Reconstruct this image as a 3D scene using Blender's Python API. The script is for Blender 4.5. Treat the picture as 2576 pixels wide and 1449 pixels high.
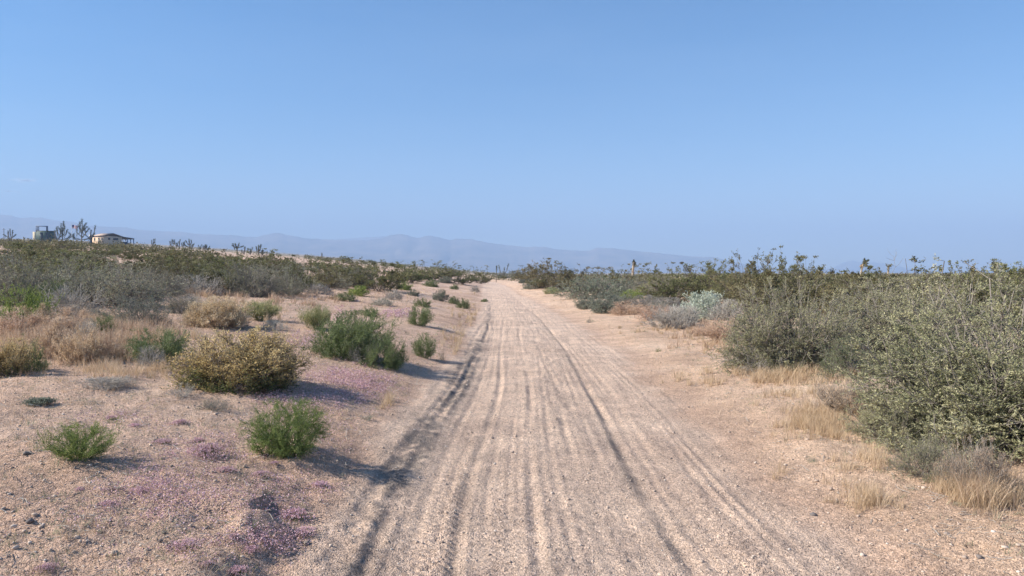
import bpy, math
import numpy as np
from mathutils import Vector

for _o in list(bpy.data.objects):
    bpy.data.objects.remove(_o)
S = bpy.context.scene
COL = S.collection
# ------------------------------------------------------------------ camera, sky, sun, exposure
EYE = 1.65
PITCH = math.radians(1.04)
camd = bpy.data.cameras.new("camera")
cam = bpy.data.objects.new("camera", camd)
COL.objects.link(cam)
camd.lens = 25.8
camd.sensor_width = 36.0
camd.clip_start = 0.05
camd.clip_end = 60000
cam.location = (0, 0, EYE)
cam.rotation_euler = (math.pi / 2 - PITCH, 0, 0)
S.camera = cam
SUN_EL = math.radians(36)
SUN_AZ = math.atan2(-0.98, -0.10)          # angle from +Y towards +X of the place the sun stands
sun_pos = Vector((math.sin(SUN_AZ) * math.cos(SUN_EL), math.cos(SUN_AZ) * math.cos(SUN_EL), math.sin(SUN_EL)))
W = bpy.data.worlds.new("World")
S.world = W
W.use_nodes = True
wn = W.node_tree
bg = wn.nodes["Background"]
sky = wn.nodes.new("ShaderNodeTexSky")
sky.sky_type = 'NISHITA'
sky.sun_disc = False
sky.sun_elevation = SUN_EL
sky.sun_rotation = SUN_AZ % (2 * math.pi)
sky.altitude = 800
sky.air_density = 1.0
sky.dust_density = 0.1
sky.ozone_density = 1.6
hsv = wn.nodes.new("ShaderNodeHueSaturation")
hsv.inputs["Saturation"].default_value = 1.42
wn.links.new(sky.outputs[0], hsv.inputs["Color"])
# a breath of thin high cloud
wtc = wn.nodes.new("ShaderNodeTexCoord"); wmp = wn.nodes.new("ShaderNodeMapping"); wmp.inputs["Scale"].default_value = (1.2, 1.2, 6.0)
wns = wn.nodes.new("ShaderNodeTexNoise"); wns.inputs["Scale"].default_value = 1.6; wns.inputs["Detail"].default_value = 7; wns.inputs["Roughness"].default_value = .6
wrm = wn.nodes.new("ShaderNodeMapRange"); wrm.inputs[1].default_value = .45; wrm.inputs[2].default_value = .8; wrm.inputs[4].default_value = .05
wmx = wn.nodes.new("ShaderNodeMix"); wmx.data_type = 'RGBA'; wmx.inputs[7].default_value = (6.5, 7.4, 8.6, 1)
wn.links.new(wtc.outputs["Generated"], wmp.inputs[0]); wn.links.new(wmp.outputs[0], wns.inputs["Vector"])
wn.links.new(wns.outputs[0], wrm.inputs[0]); wn.links.new(wrm.outputs[0], wmx.inputs[0])
wn.links.new(hsv.outputs[0], wmx.inputs[6]); wn.links.new(wmx.outputs[2], bg.inputs[0])
bg.inputs[1].default_value = 0.078
sund = bpy.data.lights.new("sun", 'SUN')
sund.energy = 5.0
sund.angle = math.radians(0.53)
sund.color = (1.0, 0.93, 0.82)
sun = bpy.data.objects.new("sun", sund)
COL.objects.link(sun)
sun.location = (-40, -10, 40)
sun.rotation_euler = sun_pos.to_track_quat('Z', 'Y').to_euler()
S.view_settings.view_transform = 'Standard'
S.view_settings.look = 'None'
S.view_settings.exposure = 1.04
S.view_settings.gamma = 1.0
S.render.engine = 'CYCLES'
S.cycles.max_bounces = 6
S.cycles.volume_bounces = 1
S.cycles.diffuse_bounces = 3
S.cycles.transparent_max_bounces = 8

HAZE_DENSITY = 2.6e-4

# ------------------------------------------------------------------ noise
def _h(ix, iy, seed):
    n = (ix * 374761393 + iy * 668265263 + seed * 2147483647) & 0xFFFFFFFF
    n = ((n ^ (n >> 13)) * 1274126177) & 0xFFFFFFFF
    n = n ^ (n >> 16)
    return (n & 0xFFFF) / 65535.0

def vnoise(x, y, seed=0):
    x = np.asarray(x, float); y = np.asarray(y, float)
    fx = np.floor(x); fy = np.floor(y)
    ix = fx.astype(np.int64); iy = fy.astype(np.int64)
    tx = x - fx; ty = y - fy
    tx = tx * tx * tx * (tx * (tx * 6 - 15) + 10); ty = ty * ty * ty * (ty * (ty * 6 - 15) + 10)
    a = _h(ix, iy, seed); b = _h(ix + 1, iy, seed); c = _h(ix, iy + 1, seed); d = _h(ix + 1, iy + 1, seed)
    return ((a + (b - a) * tx) * (1 - ty) + (c + (d - c) * tx) * ty) * 2 - 1

def sst(a, b, x):
    t = np.clip((x - a) / (b - a), 0, 1)
    return t * t * (3 - 2 * t)

# ------------------------------------------------------------------ terrain
# slope of the land against the horizon, per bearing (tan of bearing -> rise per metre forward)
_TU = np.array([-6000, -1500, 0, 400, 700, 1000, 1300, 1500, 1700, 1850, 2000, 3840, 8000], float)
_TV = np.array([880, 880, 894, 905, 924, 944, 968, 988, 1010, 1024, 1027, 1023, 1023], float)
_TB = (_TU - 1920) / 2750.0
_TZ = (1030 - _TV) / 2750.0
_bb = np.linspace(-3, 2.2, 1400)
_zz = np.interp(_bb, _TB, _TZ)
_k = np.exp(-np.linspace(-2, 2, 41) ** 2); _k /= _k.sum()
_zz = np.convolve(np.pad(_zz, 20, mode='edge'), _k, 'valid')

_CY = np.array([-50, 0, 4, 5.5, 7.3, 9.65, 12.3, 17, 26.7, 38, 46, 65, 95, 125, 160, 210, 320, 600, 9000], float)
_CX = np.array([.12, .12, .1, .08, .12, .2, .22, .22, .12, -.25, -.6, -1.35, -2.4, -4.2, -12, -34, -90, -240, -4000], float)
def road_x(y):
    y = np.asarray(y, float)
    return (np.interp(y * 0.93, _CY, _CX) + np.interp(y, _CY, _CX) + np.interp(y * 1.07, _CY, _CX)) / 3

_WY = np.concatenate([np.arange(-20, 40, .02), np.arange(40, 300, .2)])
_wc = {}
def wander(y, seed, amp=0.05, wl=4.0):
    """small sideways drift of a line along the track, from a table"""
    k = (seed, amp, wl)
    if k not in _wc:
        o = np.zeros_like(_WY)
        _wc[k] = amp * vnoise(_WY / wl, o + seed * 7.3, seed) + amp * .4 * vnoise(_WY / (wl * .3), o + seed * 3.1, seed + 5)
    return np.interp(y, _WY, _wc[k])

def left_edge(y):
    return -1.3 + wander(y, 11, .10, 2.5) + wander(y, 12, .05, .5)
def right_edge(y):
    return 2.05 - 0.3 * sst(22, 60, y) + wander(y, 13, .14, 3.0)

# tyre grooves: offset from the road axis, half width, depth
RUTS = [(-.90, .036, .028, 21, .06), (-.70, .03, .009, 22, .04), (-.42, .034, .020, 23, .04), (-.26, .026, .008, 24, .04),
        (.06, .032, .017, 25, .06), (.27, .026, .008, 26, .06), (.46, .03, .009, 27, .08), (.92, .040, .032, 28, .04), (1.17, .03, .009, 29, .04),
        (1.38, .026, .008, 30, .05), (1.60, .028, .009, 31, .05), (1.86, .04, .012, 32, .06), (-1.08, .045, .016, 33, .07), (.70, .026, .008, 34, .05),
        (-.56, .02, .006, 35, .03), (-.10, .02, .006, 36, .03), (1.05, .022, .006, 37, .03), (1.49, .02, .005, 38, .04)]

def H(x, y, spacing=None, detail=True):
    x = np.asarray(x, float); y = np.asarray(y, float)
    yy = np.maximum(y, 3.0)
    b = x / yy
    base = np.interp(b, _bb, _zz) * yy * sst(-60, 6, y)
    s = x - road_x(y)
    sp = np.zeros_like(x) if spacing is None else spacing
    le = left_edge(y); re = right_edge(y)
    near = 1 - sst(30, 90, y)
    nl = vnoise(x / 1.7, y / 1.7, 3)
    edge = np.clip(.6 * sst(-.3, .3, vnoise(x / .35, y / .35, 4)) * (1 - sst(4.3, 5.0, y)) + .5 * sst(.1, .5, vnoise(x / .8, y / .8, 4)) * (1 - sst(5.5, 8.0, y)), 0, 1)
    bankl = (.06 + .03 * (1 - sst(4.5, 6.5, y)) + .09 * edge * (1 - sst(.3, .9, le - s)) + .02 * nl) * sst(0, .85 - .72 * edge, le - s)
    bankl += .10 * sst(0.2, 3.0, le - s)
    bankr = .07 * sst(0, .9, s - re) + .20 * sst(.3, 3.6, s - re)
    z = base + bankl + bankr
    off = np.clip(np.maximum(le - s, s - re), 0, 1.5) / 1.5
    z += off * (.05 * vnoise(x / 2.3, y / 2.3, 41) + .11 * vnoise(x / 6.5, y / 6.5, 42) * sst(6, 20, y))
    z += sst(30, 200, np.hypot(x, y)) * off * (.45 * vnoise(x / 31, y / 31, 43))
    z += sst(500, 2500, np.hypot(x, y)) * 3.0 * vnoise(x / 400, y / 400, 44)
    onroad = sst(-.05, .12, s - le) * sst(-.15, .2, re - s)
    for o, w, d, sd, am in RUTS:
        c = o + wander(y, sd, am * 1.3, 9.0) * sst(3, 9, y) + wander(y, sd + 50, .012, .9) * (1 - sst(5, 10, y))
        q = (s - c) / w
        dep = (d * .55 + wander(y, sd + 9, d * .45, 1.9)) * near
        z += onroad * (-dep * np.exp(-q * q) + dep * .4 * np.exp(-(np.abs(q) - 2.0) ** 2 / .5))
    # wheel paths are hollowed, the strip between them heaped with loose gravel
    z += onroad * near * (.02 * np.exp(-((s - .12) / .35) ** 2) - .02 * np.exp(-((s + .72) / .22) ** 2) - .02 * np.exp(-((s - 1.0) / .25) ** 2))
    if detail:
        def oct_(wl, amp, seed, sx=1.0, sy=1.0):
            fade = np.clip((wl / 2.2 - sp) / (wl / 2.2) * 1.6, 0, 1)
            return amp * fade * vnoise(x / wl * sx, y / wl * sy, seed)
        fld = 1 - onroad
        z += fld * (oct_(.55, .020, 51) + oct_(.21, .010, 52) + oct_(.09, .007, 53) + oct_(.045, .005, 54))
        churn = np.exp(-((s - .45) / .3) ** 2) * sst(6, 11, y) * .010 + np.exp(-((s + 1.0) / .2) ** 2) * .013 + np.exp(-((s - .3) / .5) ** 2) * .004
        z += onroad * (oct_(.13, .003, 55, 1, 1) + oct_(.05, .003, 56) + oct_(.028, .0025, 57) + churn * (vnoise(x / .12, y / .16, 58) + .6 * vnoise(x / .06, y / .07, 59)))
        tread = np.exp(-((s + .54) / .11) ** 2) + np.exp(-((s - 1.26) / .12) ** 2) + .7 * np.exp(-((s + .15) / .10) ** 2)
        fade = np.clip((.03 - sp) / .02, 0, 1)
        z += onroad * tread * .0075 * fade * np.sin(2 * np.pi * (y + .5 * np.abs(np.mod(s * 7, 1) - .5) * .2) / .085) * (.6 + .6 * vnoise(y / .8, s / .4, 81))
    return z

def h1(x, y):
    return float(H(np.array([x]), np.array([y]), detail=False)[0])

_cp, _sp = math.cos(PITCH), math.sin(PITCH)
def ray(u, v):      # u, v in the 2576x1449 reading of the photograph
    dx = (u - 1288) / 1845.0; dz = (724.5 - v) / 1845.0
    return dx, _cp + dz * _sp, -_sp + dz * _cp
_T = np.geomspace(2.0, 3000, 260)
def ground_many(u, v):
    u = np.asarray(u, float); v = np.asarray(v, float)
    dx, dy, dz = ray(u, v); dy = np.broadcast_to(dy, u.shape)
    t = _T[None]
    g = EYE + dz[:, None] * t - H(dx[:, None] * t, dy[:, None] * t, detail=False)
    i = np.argmax(g < 0, axis=1); i = np.where((g < 0).any(1), i, len(_T) - 1)
    lo = _T[np.maximum(i - 1, 0)]; hi = _T[i]
    for _ in range(12):
        m = (lo + hi) / 2
        bl = EYE + dz * m < H(dx * m, dy * m, detail=False)
        hi = np.where(bl, m, hi); lo = np.where(bl, lo, m)
    return dx * hi, dy * hi
def ground_at(u, v):
    x, y = ground_many([u], [v]); return float(x[0]), float(y[0])
def patches(rng, lst):
    """points on the ground about picture patches (u, v, half width, half height, count)"""
    U = []; V = []
    for (u, v, ru, rv, n) in lst:
        U.append(u + rng.normal(0, .5, n) * ru); V.append(v + rng.normal(0, .5, n) * rv)
    return ground_many(np.concatenate(U), np.concatenate(V))
def on_bearing(u, dist):
    return (u - 1288) / 1845.0 * dist, dist
def project(x, y, z):
    dy, dz = y, z - EYE
    f = dy * _cp - dz * _sp; up = dy * _sp + dz * _cp
    f = max(f, .01)
    return 1288 + 1845 * x / f, 724.5 - 1845 * up / f
def height_to(v, y, zg):     # real height of something standing at depth y whose top shows at row v
    dx, dy, dz = ray(1288, v)
    return EYE + dz / dy * y - zg

# ------------------------------------------------------------------ materials
def new_mat(name):
    m = bpy.data.materials.new(name); m.use_nodes = True
    nt = m.node_tree
    p = nt.nodes["Principled BSDF"]
    p.inputs["Roughness"].default_value = .85
    p.inputs["Specular IOR Level"].default_value = .2
    return m, nt, p

def N(nt, t, **kw):
    n = nt.nodes.new(t)
    for k, v in kw.items(): setattr(n, k, v)
    return n

def ramp(nt, stops, fac=None):
    r = N(nt, "ShaderNodeValToRGB")
    e = r.color_ramp.elements
    while len(e) < len(stops): e.new(.5)
    for i, (p, c) in enumerate(stops):
        e[i].position = p; e[i].color = (*c, 1)
    if fac is not None: nt.links.new(fac, r.inputs[0])
    return r

def mixc(nt, fac, a, b, mode='MIX'):
    m = N(nt, "ShaderNodeMix", data_type='RGBA', blend_type=mode)
    for sock, val in ((m.inputs[0], fac), (m.inputs[6], a), (m.inputs[7], b)):
        if isinstance(val, (int, float)): sock.default_value = val
        elif isinstance(val, tuple): sock.default_value = (*val, 1)
        else: nt.links.new(val, sock)
    return m.outputs[2]

def leaf_mat(name, stops, vary=.25, transl=.25, rough=.7):
    """foliage: colour runs along `tint`, a value each leaf carries; whole plants differ a little"""
    m, nt, p = new_mat(name)
    a = N(nt, "ShaderNodeAttribute", attribute_name="tint")
    r = ramp(nt, stops, a.outputs["Fac"])
    oi = N(nt, "ShaderNodeObjectInfo")
    mp = N(nt, "ShaderNodeMapRange"); nt.links.new(oi.outputs["Random"], mp.inputs[0])
    mp.inputs[3].default_value = 1 - vary; mp.inputs[4].default_value = 1 + vary
    hs = N(nt, "ShaderNodeHueSaturation"); nt.links.new(r.outputs[0], hs.inputs["Color"]); nt.links.new(mp.outputs[0], hs.inputs["Value"])
    ml = N(nt, "ShaderNodeMath", operation='MULTIPLY'); ml.inputs[1].default_value = 7.31; nt.links.new(oi.outputs["Random"], ml.inputs[0])
    fr = N(nt, "ShaderNodeMath", operation='FRACT'); nt.links.new(ml.outputs[0], fr.inputs[0])
    mh = N(nt, "ShaderNodeMapRange"); nt.links.new(fr.outputs[0], mh.inputs[0]); mh.inputs[3].default_value = .5 - vary * .09; mh.inputs[4].default_value = .5 + vary * .09
    nt.links.new(mh.outputs[0], hs.inputs["Hue"])
    nt.links.new(hs.outputs[0], p.inputs["Base Color"])
    p.inputs["Roughness"].default_value = rough
    p.inputs["Specular IOR Level"].default_value = .12
    if transl:
        t = N(nt, "ShaderNodeBsdfTranslucent"); nt.links.new(hs.outputs[0], t.inputs[0])
        mx = N(nt, "ShaderNodeMixShader"); mx.inputs[0].default_value = transl
        nt.links.new(p.outputs[0], mx.inputs[1]); nt.links.new(t.outputs[0], mx.inputs[2])
        nt.links.new(mx.outputs[0], nt.nodes["Material Output"].inputs[0])
    return m

def flat_mat(name, col, rough=.8, noise=.12, scale=3.0, metal=0.0):
    m, nt, p = new_mat(name)
    tc = N(nt, "ShaderNodeTexCoord")
    n = N(nt, "ShaderNodeTexNoise"); n.inputs["Scale"].default_value = scale; n.inputs["Detail"].default_value = 5
    nt.links.new(tc.outputs["Object"], n.inputs["Vector"])
    a = tuple(max(0, c * (1 - noise)) for c in col); b = tuple(min(1, c * (1 + noise)) for c in col)
    r = ramp(nt, [(.3, a), (.7, b)], n.outputs[0])
    nt.links.new(r.outputs[0], p.inputs["Base Color"])
    p.inputs["Roughness"].default_value = rough; p.inputs["Metallic"].default_value = metal
    return m

M = {}
M['creosote'] = leaf_mat('creosote_leaf', [(0, (.09, .095, .04)), (.5, (.195, .19, .085)), (1, (.33, .305, .15))], .32)
M['creosote_far'] = leaf_mat('creosote_far_leaf', [(0, (.09, .09, .045)), (.5, (.16, .155, .08)), (1, (.27, .245, .13))], .18)
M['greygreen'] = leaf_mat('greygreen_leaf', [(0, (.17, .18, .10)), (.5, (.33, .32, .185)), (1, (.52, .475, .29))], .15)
M['mint'] = leaf_mat('mint_leaf', [(0, (.12, .155, .10)), (.5, (.20, .235, .165)), (1, (.30, .32, .23))], .12)
M['thorn'] = leaf_mat('thorn_leaf', [(0, (.14, .15, .095)), (.5, (.29, .295, .195)), (1, (.47, .45, .31))], .34)
M['green'] = leaf_mat('green_leaf', [(0, (.105, .13, .06)), (.5, (.185, .215, .105)), (1, (.32, .345, .19))], .15, .3)
M['brightgreen'] = leaf_mat('bright_green_leaf', [(0, (.12, .165, .045)), (.5, (.215, .275, .08)), (1, (.37, .415, .16))], .05, .3)
M['lime'] = leaf_mat('lime_leaf', [(0, (.17, .23, .05)), (.5, (.28, .34, .09)), (1, (.42, .44, .15))], .08, .3)
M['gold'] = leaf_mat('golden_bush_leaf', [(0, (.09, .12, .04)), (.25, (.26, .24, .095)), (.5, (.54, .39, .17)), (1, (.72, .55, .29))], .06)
M['silver'] = leaf_mat('silver_leaf', [(0, (.34, .38, .30)), (.5, (.54, .59, .48)), (1, (.74, .78, .64))], .08)
M['grey'] = leaf_mat('grey_leaf', [(0, (.15, .145, .13)), (.5, (.24, .225, .20)), (1, (.35, .33, .30))], .12)
M['sage'] = leaf_mat('sage_leaf', [(0, (.13, .15, .11)), (.5, (.21, .23, .175)), (1, (.32, .33, .25))], .15)
M['straw'] = leaf_mat('straw', [(0, (.44, .32, .19)), (.5, (.63, .49, .32)), (1, (.77, .63, .45))], .1, .3)
M['pinkstraw'] = leaf_mat('pink_straw', [(0, (.38, .25, .17)), (.5, (.58, .42, .30)), (1, (.72, .56, .42))], .1, .3)
M['palegrass'] = leaf_mat('pale_grass', [(0, (.22, .24, .10)), (.5, (.37, .36, .18)), (1, (.52, .48, .28))], .1, .3)
M['purple'] = leaf_mat('purple_flower', [(0, (.40, .22, .22)), (.4, (.62, .38, .42)), (1, (.82, .62, .68))], .1, .2)
M['twig'] = flat_mat('grey_twig', (.26, .23, .20), .9, .25, 9)
M['greentwig'] = flat_mat('green_twig', (.15, .20, .07), .9, .25, 9)
M['tantwig'] = flat_mat('tan_twig', (.46, .34, .25), .9, .2, 9)
M['palewood'] = flat_mat('bleached_twig', (.46, .42, .37), .9, .2, 9)
M['darkwood'] = flat_mat('dark_twig', (.16, .13, .11), .9, .3, 9)
M['joshua_bark'] = flat_mat('joshua_bark', (.20, .17, .14), .95, .35, 5)
M['joshua_pale'] = flat_mat('joshua_dead_leaf_skirt', (.40, .33, .25), .95, .3, 7)
M['joshua_leaf'] = leaf_mat('joshua_leaf', [(0, (.06, .08, .05)), (.5, (.11, .13, .08)), (1, (.17, .18, .11))], .1, .05)
M['straw_stuff'] = M['straw']

def ground_mat():
    m, nt, p = new_mat("desert_ground")
    L = nt.links.new
    geo = N(nt, "ShaderNodeNewGeometry")
    pos = geo.outputs["Position"]
    zn = N(nt, "ShaderNodeAttribute", attribute_name="zone")     # r road, g right bank, b far brush country
    sep = N(nt, "ShaderNodeSeparateColor"); L(zn.outputs["Color"], sep.inputs[0])
    def noise(scale, detail=4, rough=.55):
        n = N(nt, "ShaderNodeTexNoise"); n.inputs["Scale"].default_value = scale
        n.inputs["Detail"].default_value = detail; n.inputs["Roughness"].default_value = rough
        L(pos, n.inputs["Vector"]); return n.outputs["Fac"]
    def vor(scale):
        v = N(nt, "ShaderNodeTexVoronoi"); v.inputs["Scale"].default_value = scale; v.inputs["Randomness"].default_value = 1
        L(pos, v.inputs["Vector"]); return v
    big = noise(.35, 5); mid = noise(3.0, 5)
    left = ramp(nt, [(.32, (.53, .37, .28)), (.55, (.63, .46, .36)), (.72, (.70, .54, .43))], big)
    right = ramp(nt, [(.32, (.60, .43, .31)), (.55, (.69, .51, .38)), (.72, (.74, .58, .45))], big)
    road = ramp(nt, [(.3, (.64, .49, .39)), (.6, (.715, .56, .45)), (.75, (.76, .61, .50))], big)
    far = ramp(nt, [(.40, (.17, .155, .10)), (.52, (.28, .22, .16)), (.60, (.48, .36, .27))], noise(.022, 7, .65))
    c = mixc(nt, sep.outputs[1], left.outputs[0], right.outputs[0])
    c = mixc(nt, sep.outputs[0], c, road.outputs[0])
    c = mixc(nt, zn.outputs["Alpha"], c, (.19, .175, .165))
    # long tone bands along the track, left by passing wheels
    mpn = N(nt, "ShaderNodeMapping"); mpn.inputs["Scale"].default_value = (11, .35, 1); L(pos, mpn.inputs[0])
    stn = N(nt, "ShaderNodeTexNoise"); stn.inputs["Scale"].default_value = 1.0; stn.inputs["Detail"].default_value = 4; L(mpn.outputs[0], stn.inputs["Vector"])
    str_ = ramp(nt, [(.3, (.80, .80, .82)), (.5, (1, 1, 1)), (.7, (1.10, 1.09, 1.07))], stn.outputs[0])
    c = mixc(nt, sep.outputs[0], c, mixc(nt, 1.0, c, str_.outputs[0], 'MULTIPLY'))
    pat = ramp(nt, [(.35, (.84, .82, .82)), (.6, (1.06, 1.05, 1.04))], noise(1.1, 6, .65))
    c = mixc(nt, 1.0, c, pat.outputs[0], 'MULTIPLY')
    mm = ramp(nt, [(.3, (.80, .80, .80)), (.7, (1.12, 1.10, 1.07))], mid)
    c = mixc(nt, .8, c, mm.outputs[0], 'MULTIPLY')
    # separate grains of several rock colours
    v1 = vor(110.0); v2 = vor(55.0)
    for v, f in ((v1, .48), (v2, .34)):
        sp = N(nt, "ShaderNodeSeparateColor"); L(v.outputs["Color"], sp.inputs[0])
        g = ramp(nt, [(0, (.36, .35, .36)), (.16, (.62, .57, .55)), (.45, (1.0, .98, .96)), (.78, (1.18, 1.12, 1.06)), (.93, (1.5, 1.46, 1.42)), (1, (1.7, 1.7, 1.7))], sp.outputs[0])
        c = mixc(nt, f, c, g.outputs[0], 'MULTIPLY')
    c = mixc(nt, sep.outputs[2], c, far.outputs[0])
    L(c, p.inputs["Base Color"])
    p.inputs["Roughness"].default_value = .95
    # fine relief of the grains
    bn = noise(70, 3, .7)
    ad = N(nt, "ShaderNodeMath", operation='SUBTRACT'); L(bn, ad.inputs[0]); L(v1.outputs["Distance"], ad.inputs[1])
    bp = N(nt, "ShaderNodeBump"); bp.inputs["Strength"].default_value = 1.0; bp.inputs["Distance"].default_value = .012
    L(ad.outputs[0], bp.inputs["Height"])
    bp2 = N(nt, "ShaderNodeBump"); bp2.inputs["Strength"].default_value = 1.0; bp2.inputs["Distance"].default_value = .05
    L(noise(9, 6, .7), bp2.inputs["Height"]); L(bp.outputs[0], bp2.inputs["Normal"])
    L(bp2.outputs[0], p.inputs["Normal"])
    return m
M['ground'] = ground_mat()

def hill_mat(name, a, b):
    m, nt, p = new_mat(name)
    geo = N(nt, "ShaderNodeNewGeometry")
    n = N(nt, "ShaderNodeTexNoise"); n.inputs["Scale"].default_value = .004; n.inputs["Detail"].default_value = 8; n.inputs["Roughness"].default_value = .65
    nt.links.new(geo.outputs["Position"], n.inputs["Vector"])
    r = ramp(nt, [(.35, a), (.65, b)], n.outputs[0]); nt.links.new(r.outputs[0], p.inputs["Base Color"])
    p.inputs["Roughness"].default_value = 1
    return m
M['hill'] = hill_mat('mountain_rock', (.09, .08, .07), (.25, .20, .16))

# ------------------------------------------------------------------ mesh helpers
def link(name, mesh, parent=None, loc=None):
    o = bpy.data.objects.new(name, mesh); COL.objects.link(o)
    if parent is not None: o.parent = parent
    if loc is not None: o.location = loc
    return o

def np_mesh(name, verts, quads=None, tris=None, mats=(), midx=None, tint=None, smooth=False):
    me = bpy.data.meshes.new(name)
    verts = np.asarray(verts, np.float32)
    nq = 0 if quads is None else len(quads); nt_ = 0 if tris is None else len(tris)
    me.vertices.add(len(verts)); me.vertices.foreach_set("co", verts.ravel())
    me.loops.add(nq * 4 + nt_ * 3)
    li = []
    if nq: li.append(np.asarray(quads, np.int32).ravel())
    if nt_: li.append(np.asarray(tris, np.int32).ravel())
    me.loops.foreach_set("vertex_index", np.concatenate(li))
    me.polygons.add(nq + nt_)
    st = np.concatenate([np.arange(nq) * 4, nq * 4 + np.arange(nt_) * 3]).astype(np.int32)
    me.polygons.foreach_set("loop_start", st)
    if midx is not None: me.polygons.foreach_set("material_index", np.asarray(midx, np.int32))
    if smooth: me.polygons.foreach_set("use_smooth", np.ones(nq + nt_, bool))
    for m in mats: me.materials.append(m)
    if tint is not None:
        a = me.attributes.new("tint", 'FLOAT', 'POINT'); a.data.foreach_set("value", np.asarray(tint, np.float32))
    me.update(calc_edges=True)
    return me

def nrm(a):
    return a / np.maximum(np.linalg.norm(a, axis=-1, keepdims=True), 1e-9)

class Geo:
    """collects tubes and leaves in numpy arrays"""
    def __init__(s): s.v = []; s.q = []; s.t = []; s.m = []; s.n = 0
    def tubes(s, P, R, mi=0, sides=3, tint=0.5):
        n, k, _ = P.shape
        T = nrm(np.gradient(P, axis=1))
        ref = np.tile(np.array([[[.31, .77, .55]]]), (n, 1, 1))
        A = nrm(np.cross(T, ref)); B = np.cross(T, A)
        ang = np.arange(sides) * 2 * np.pi / sides
        V = P[:, :, None, :] + R[:, :, None, None] * (A[:, :, None, :] * np.cos(ang)[None, None, :, None] + B[:, :, None, :] * np.sin(ang)[None, None, :, None])
        idx = s.n + np.arange(n * k * sides).reshape(n, k, sides)
        a = idx[:, :-1, :]; b = idx[:, 1:, :]
        a2 = np.roll(a, -1, 2); b2 = np.roll(b, -1, 2)
        q = np.stack([a, a2, b2, b], -1).reshape(-1, 4)
        s.v.append(V.reshape(-1, 3)); s.q.append(q); s.m.append(np.full(len(q), mi)); s.t.append(np.full(n * k * sides, tint, float)); s.n += n * k * sides
    def leaves(s, P, D, L, Wd, tint, mi=0, rng=None):
        n = len(P)
        D = nrm(D); S_ = nrm(np.cross(D, nrm(rng.normal(size=(n, 3)))))
        L = np.broadcast_to(L, n)[:, None]; Wd = np.broadcast_to(Wd, n)[:, None]
        V = np.stack([P, P + D * L * .5 + S_ * Wd * .5, P + D * L, P + D * L * .5 - S_ * Wd * .5], 1)
        q = s.n + np.arange(n * 4).reshape(n, 4)
        s.v.append(V.reshape(-1, 3)); s.q.append(q); s.m.append(np.full(n, mi)); s.t.append(np.repeat(np.broadcast_to(tint, n), 4)); s.n += n * 4
    def mesh(s, name, mats):
        return np_mesh(name, np.concatenate(s.v), np.concatenate(s.q), None, mats, np.concatenate(s.m), np.clip(np.concatenate(s.t), 0, 1))

def curve(A, B, sag, k, rng, wob=.04):
    """n curved paths from A to B; `sag` bends them outward then up"""
    t = np.linspace(0, 1, k)[None, :, None]
    L = np.linalg.norm(B - A, axis=1)[:, None, None]
    mid = (A + B)[:, None, :] / 2
    mid = mid + np.concatenate([(B - A)[:, None, :2] * .5 * sag, -L * .35 * sag], 2)
    P = (1 - t) ** 2 * A[:, None, :] + 2 * t * (1 - t) * mid + t * t * B[:, None, :]
    w = rng.normal(size=P.shape) * wob * L
    w[:, 0] = 0; w[:, -1] = 0
    return P + w

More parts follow.
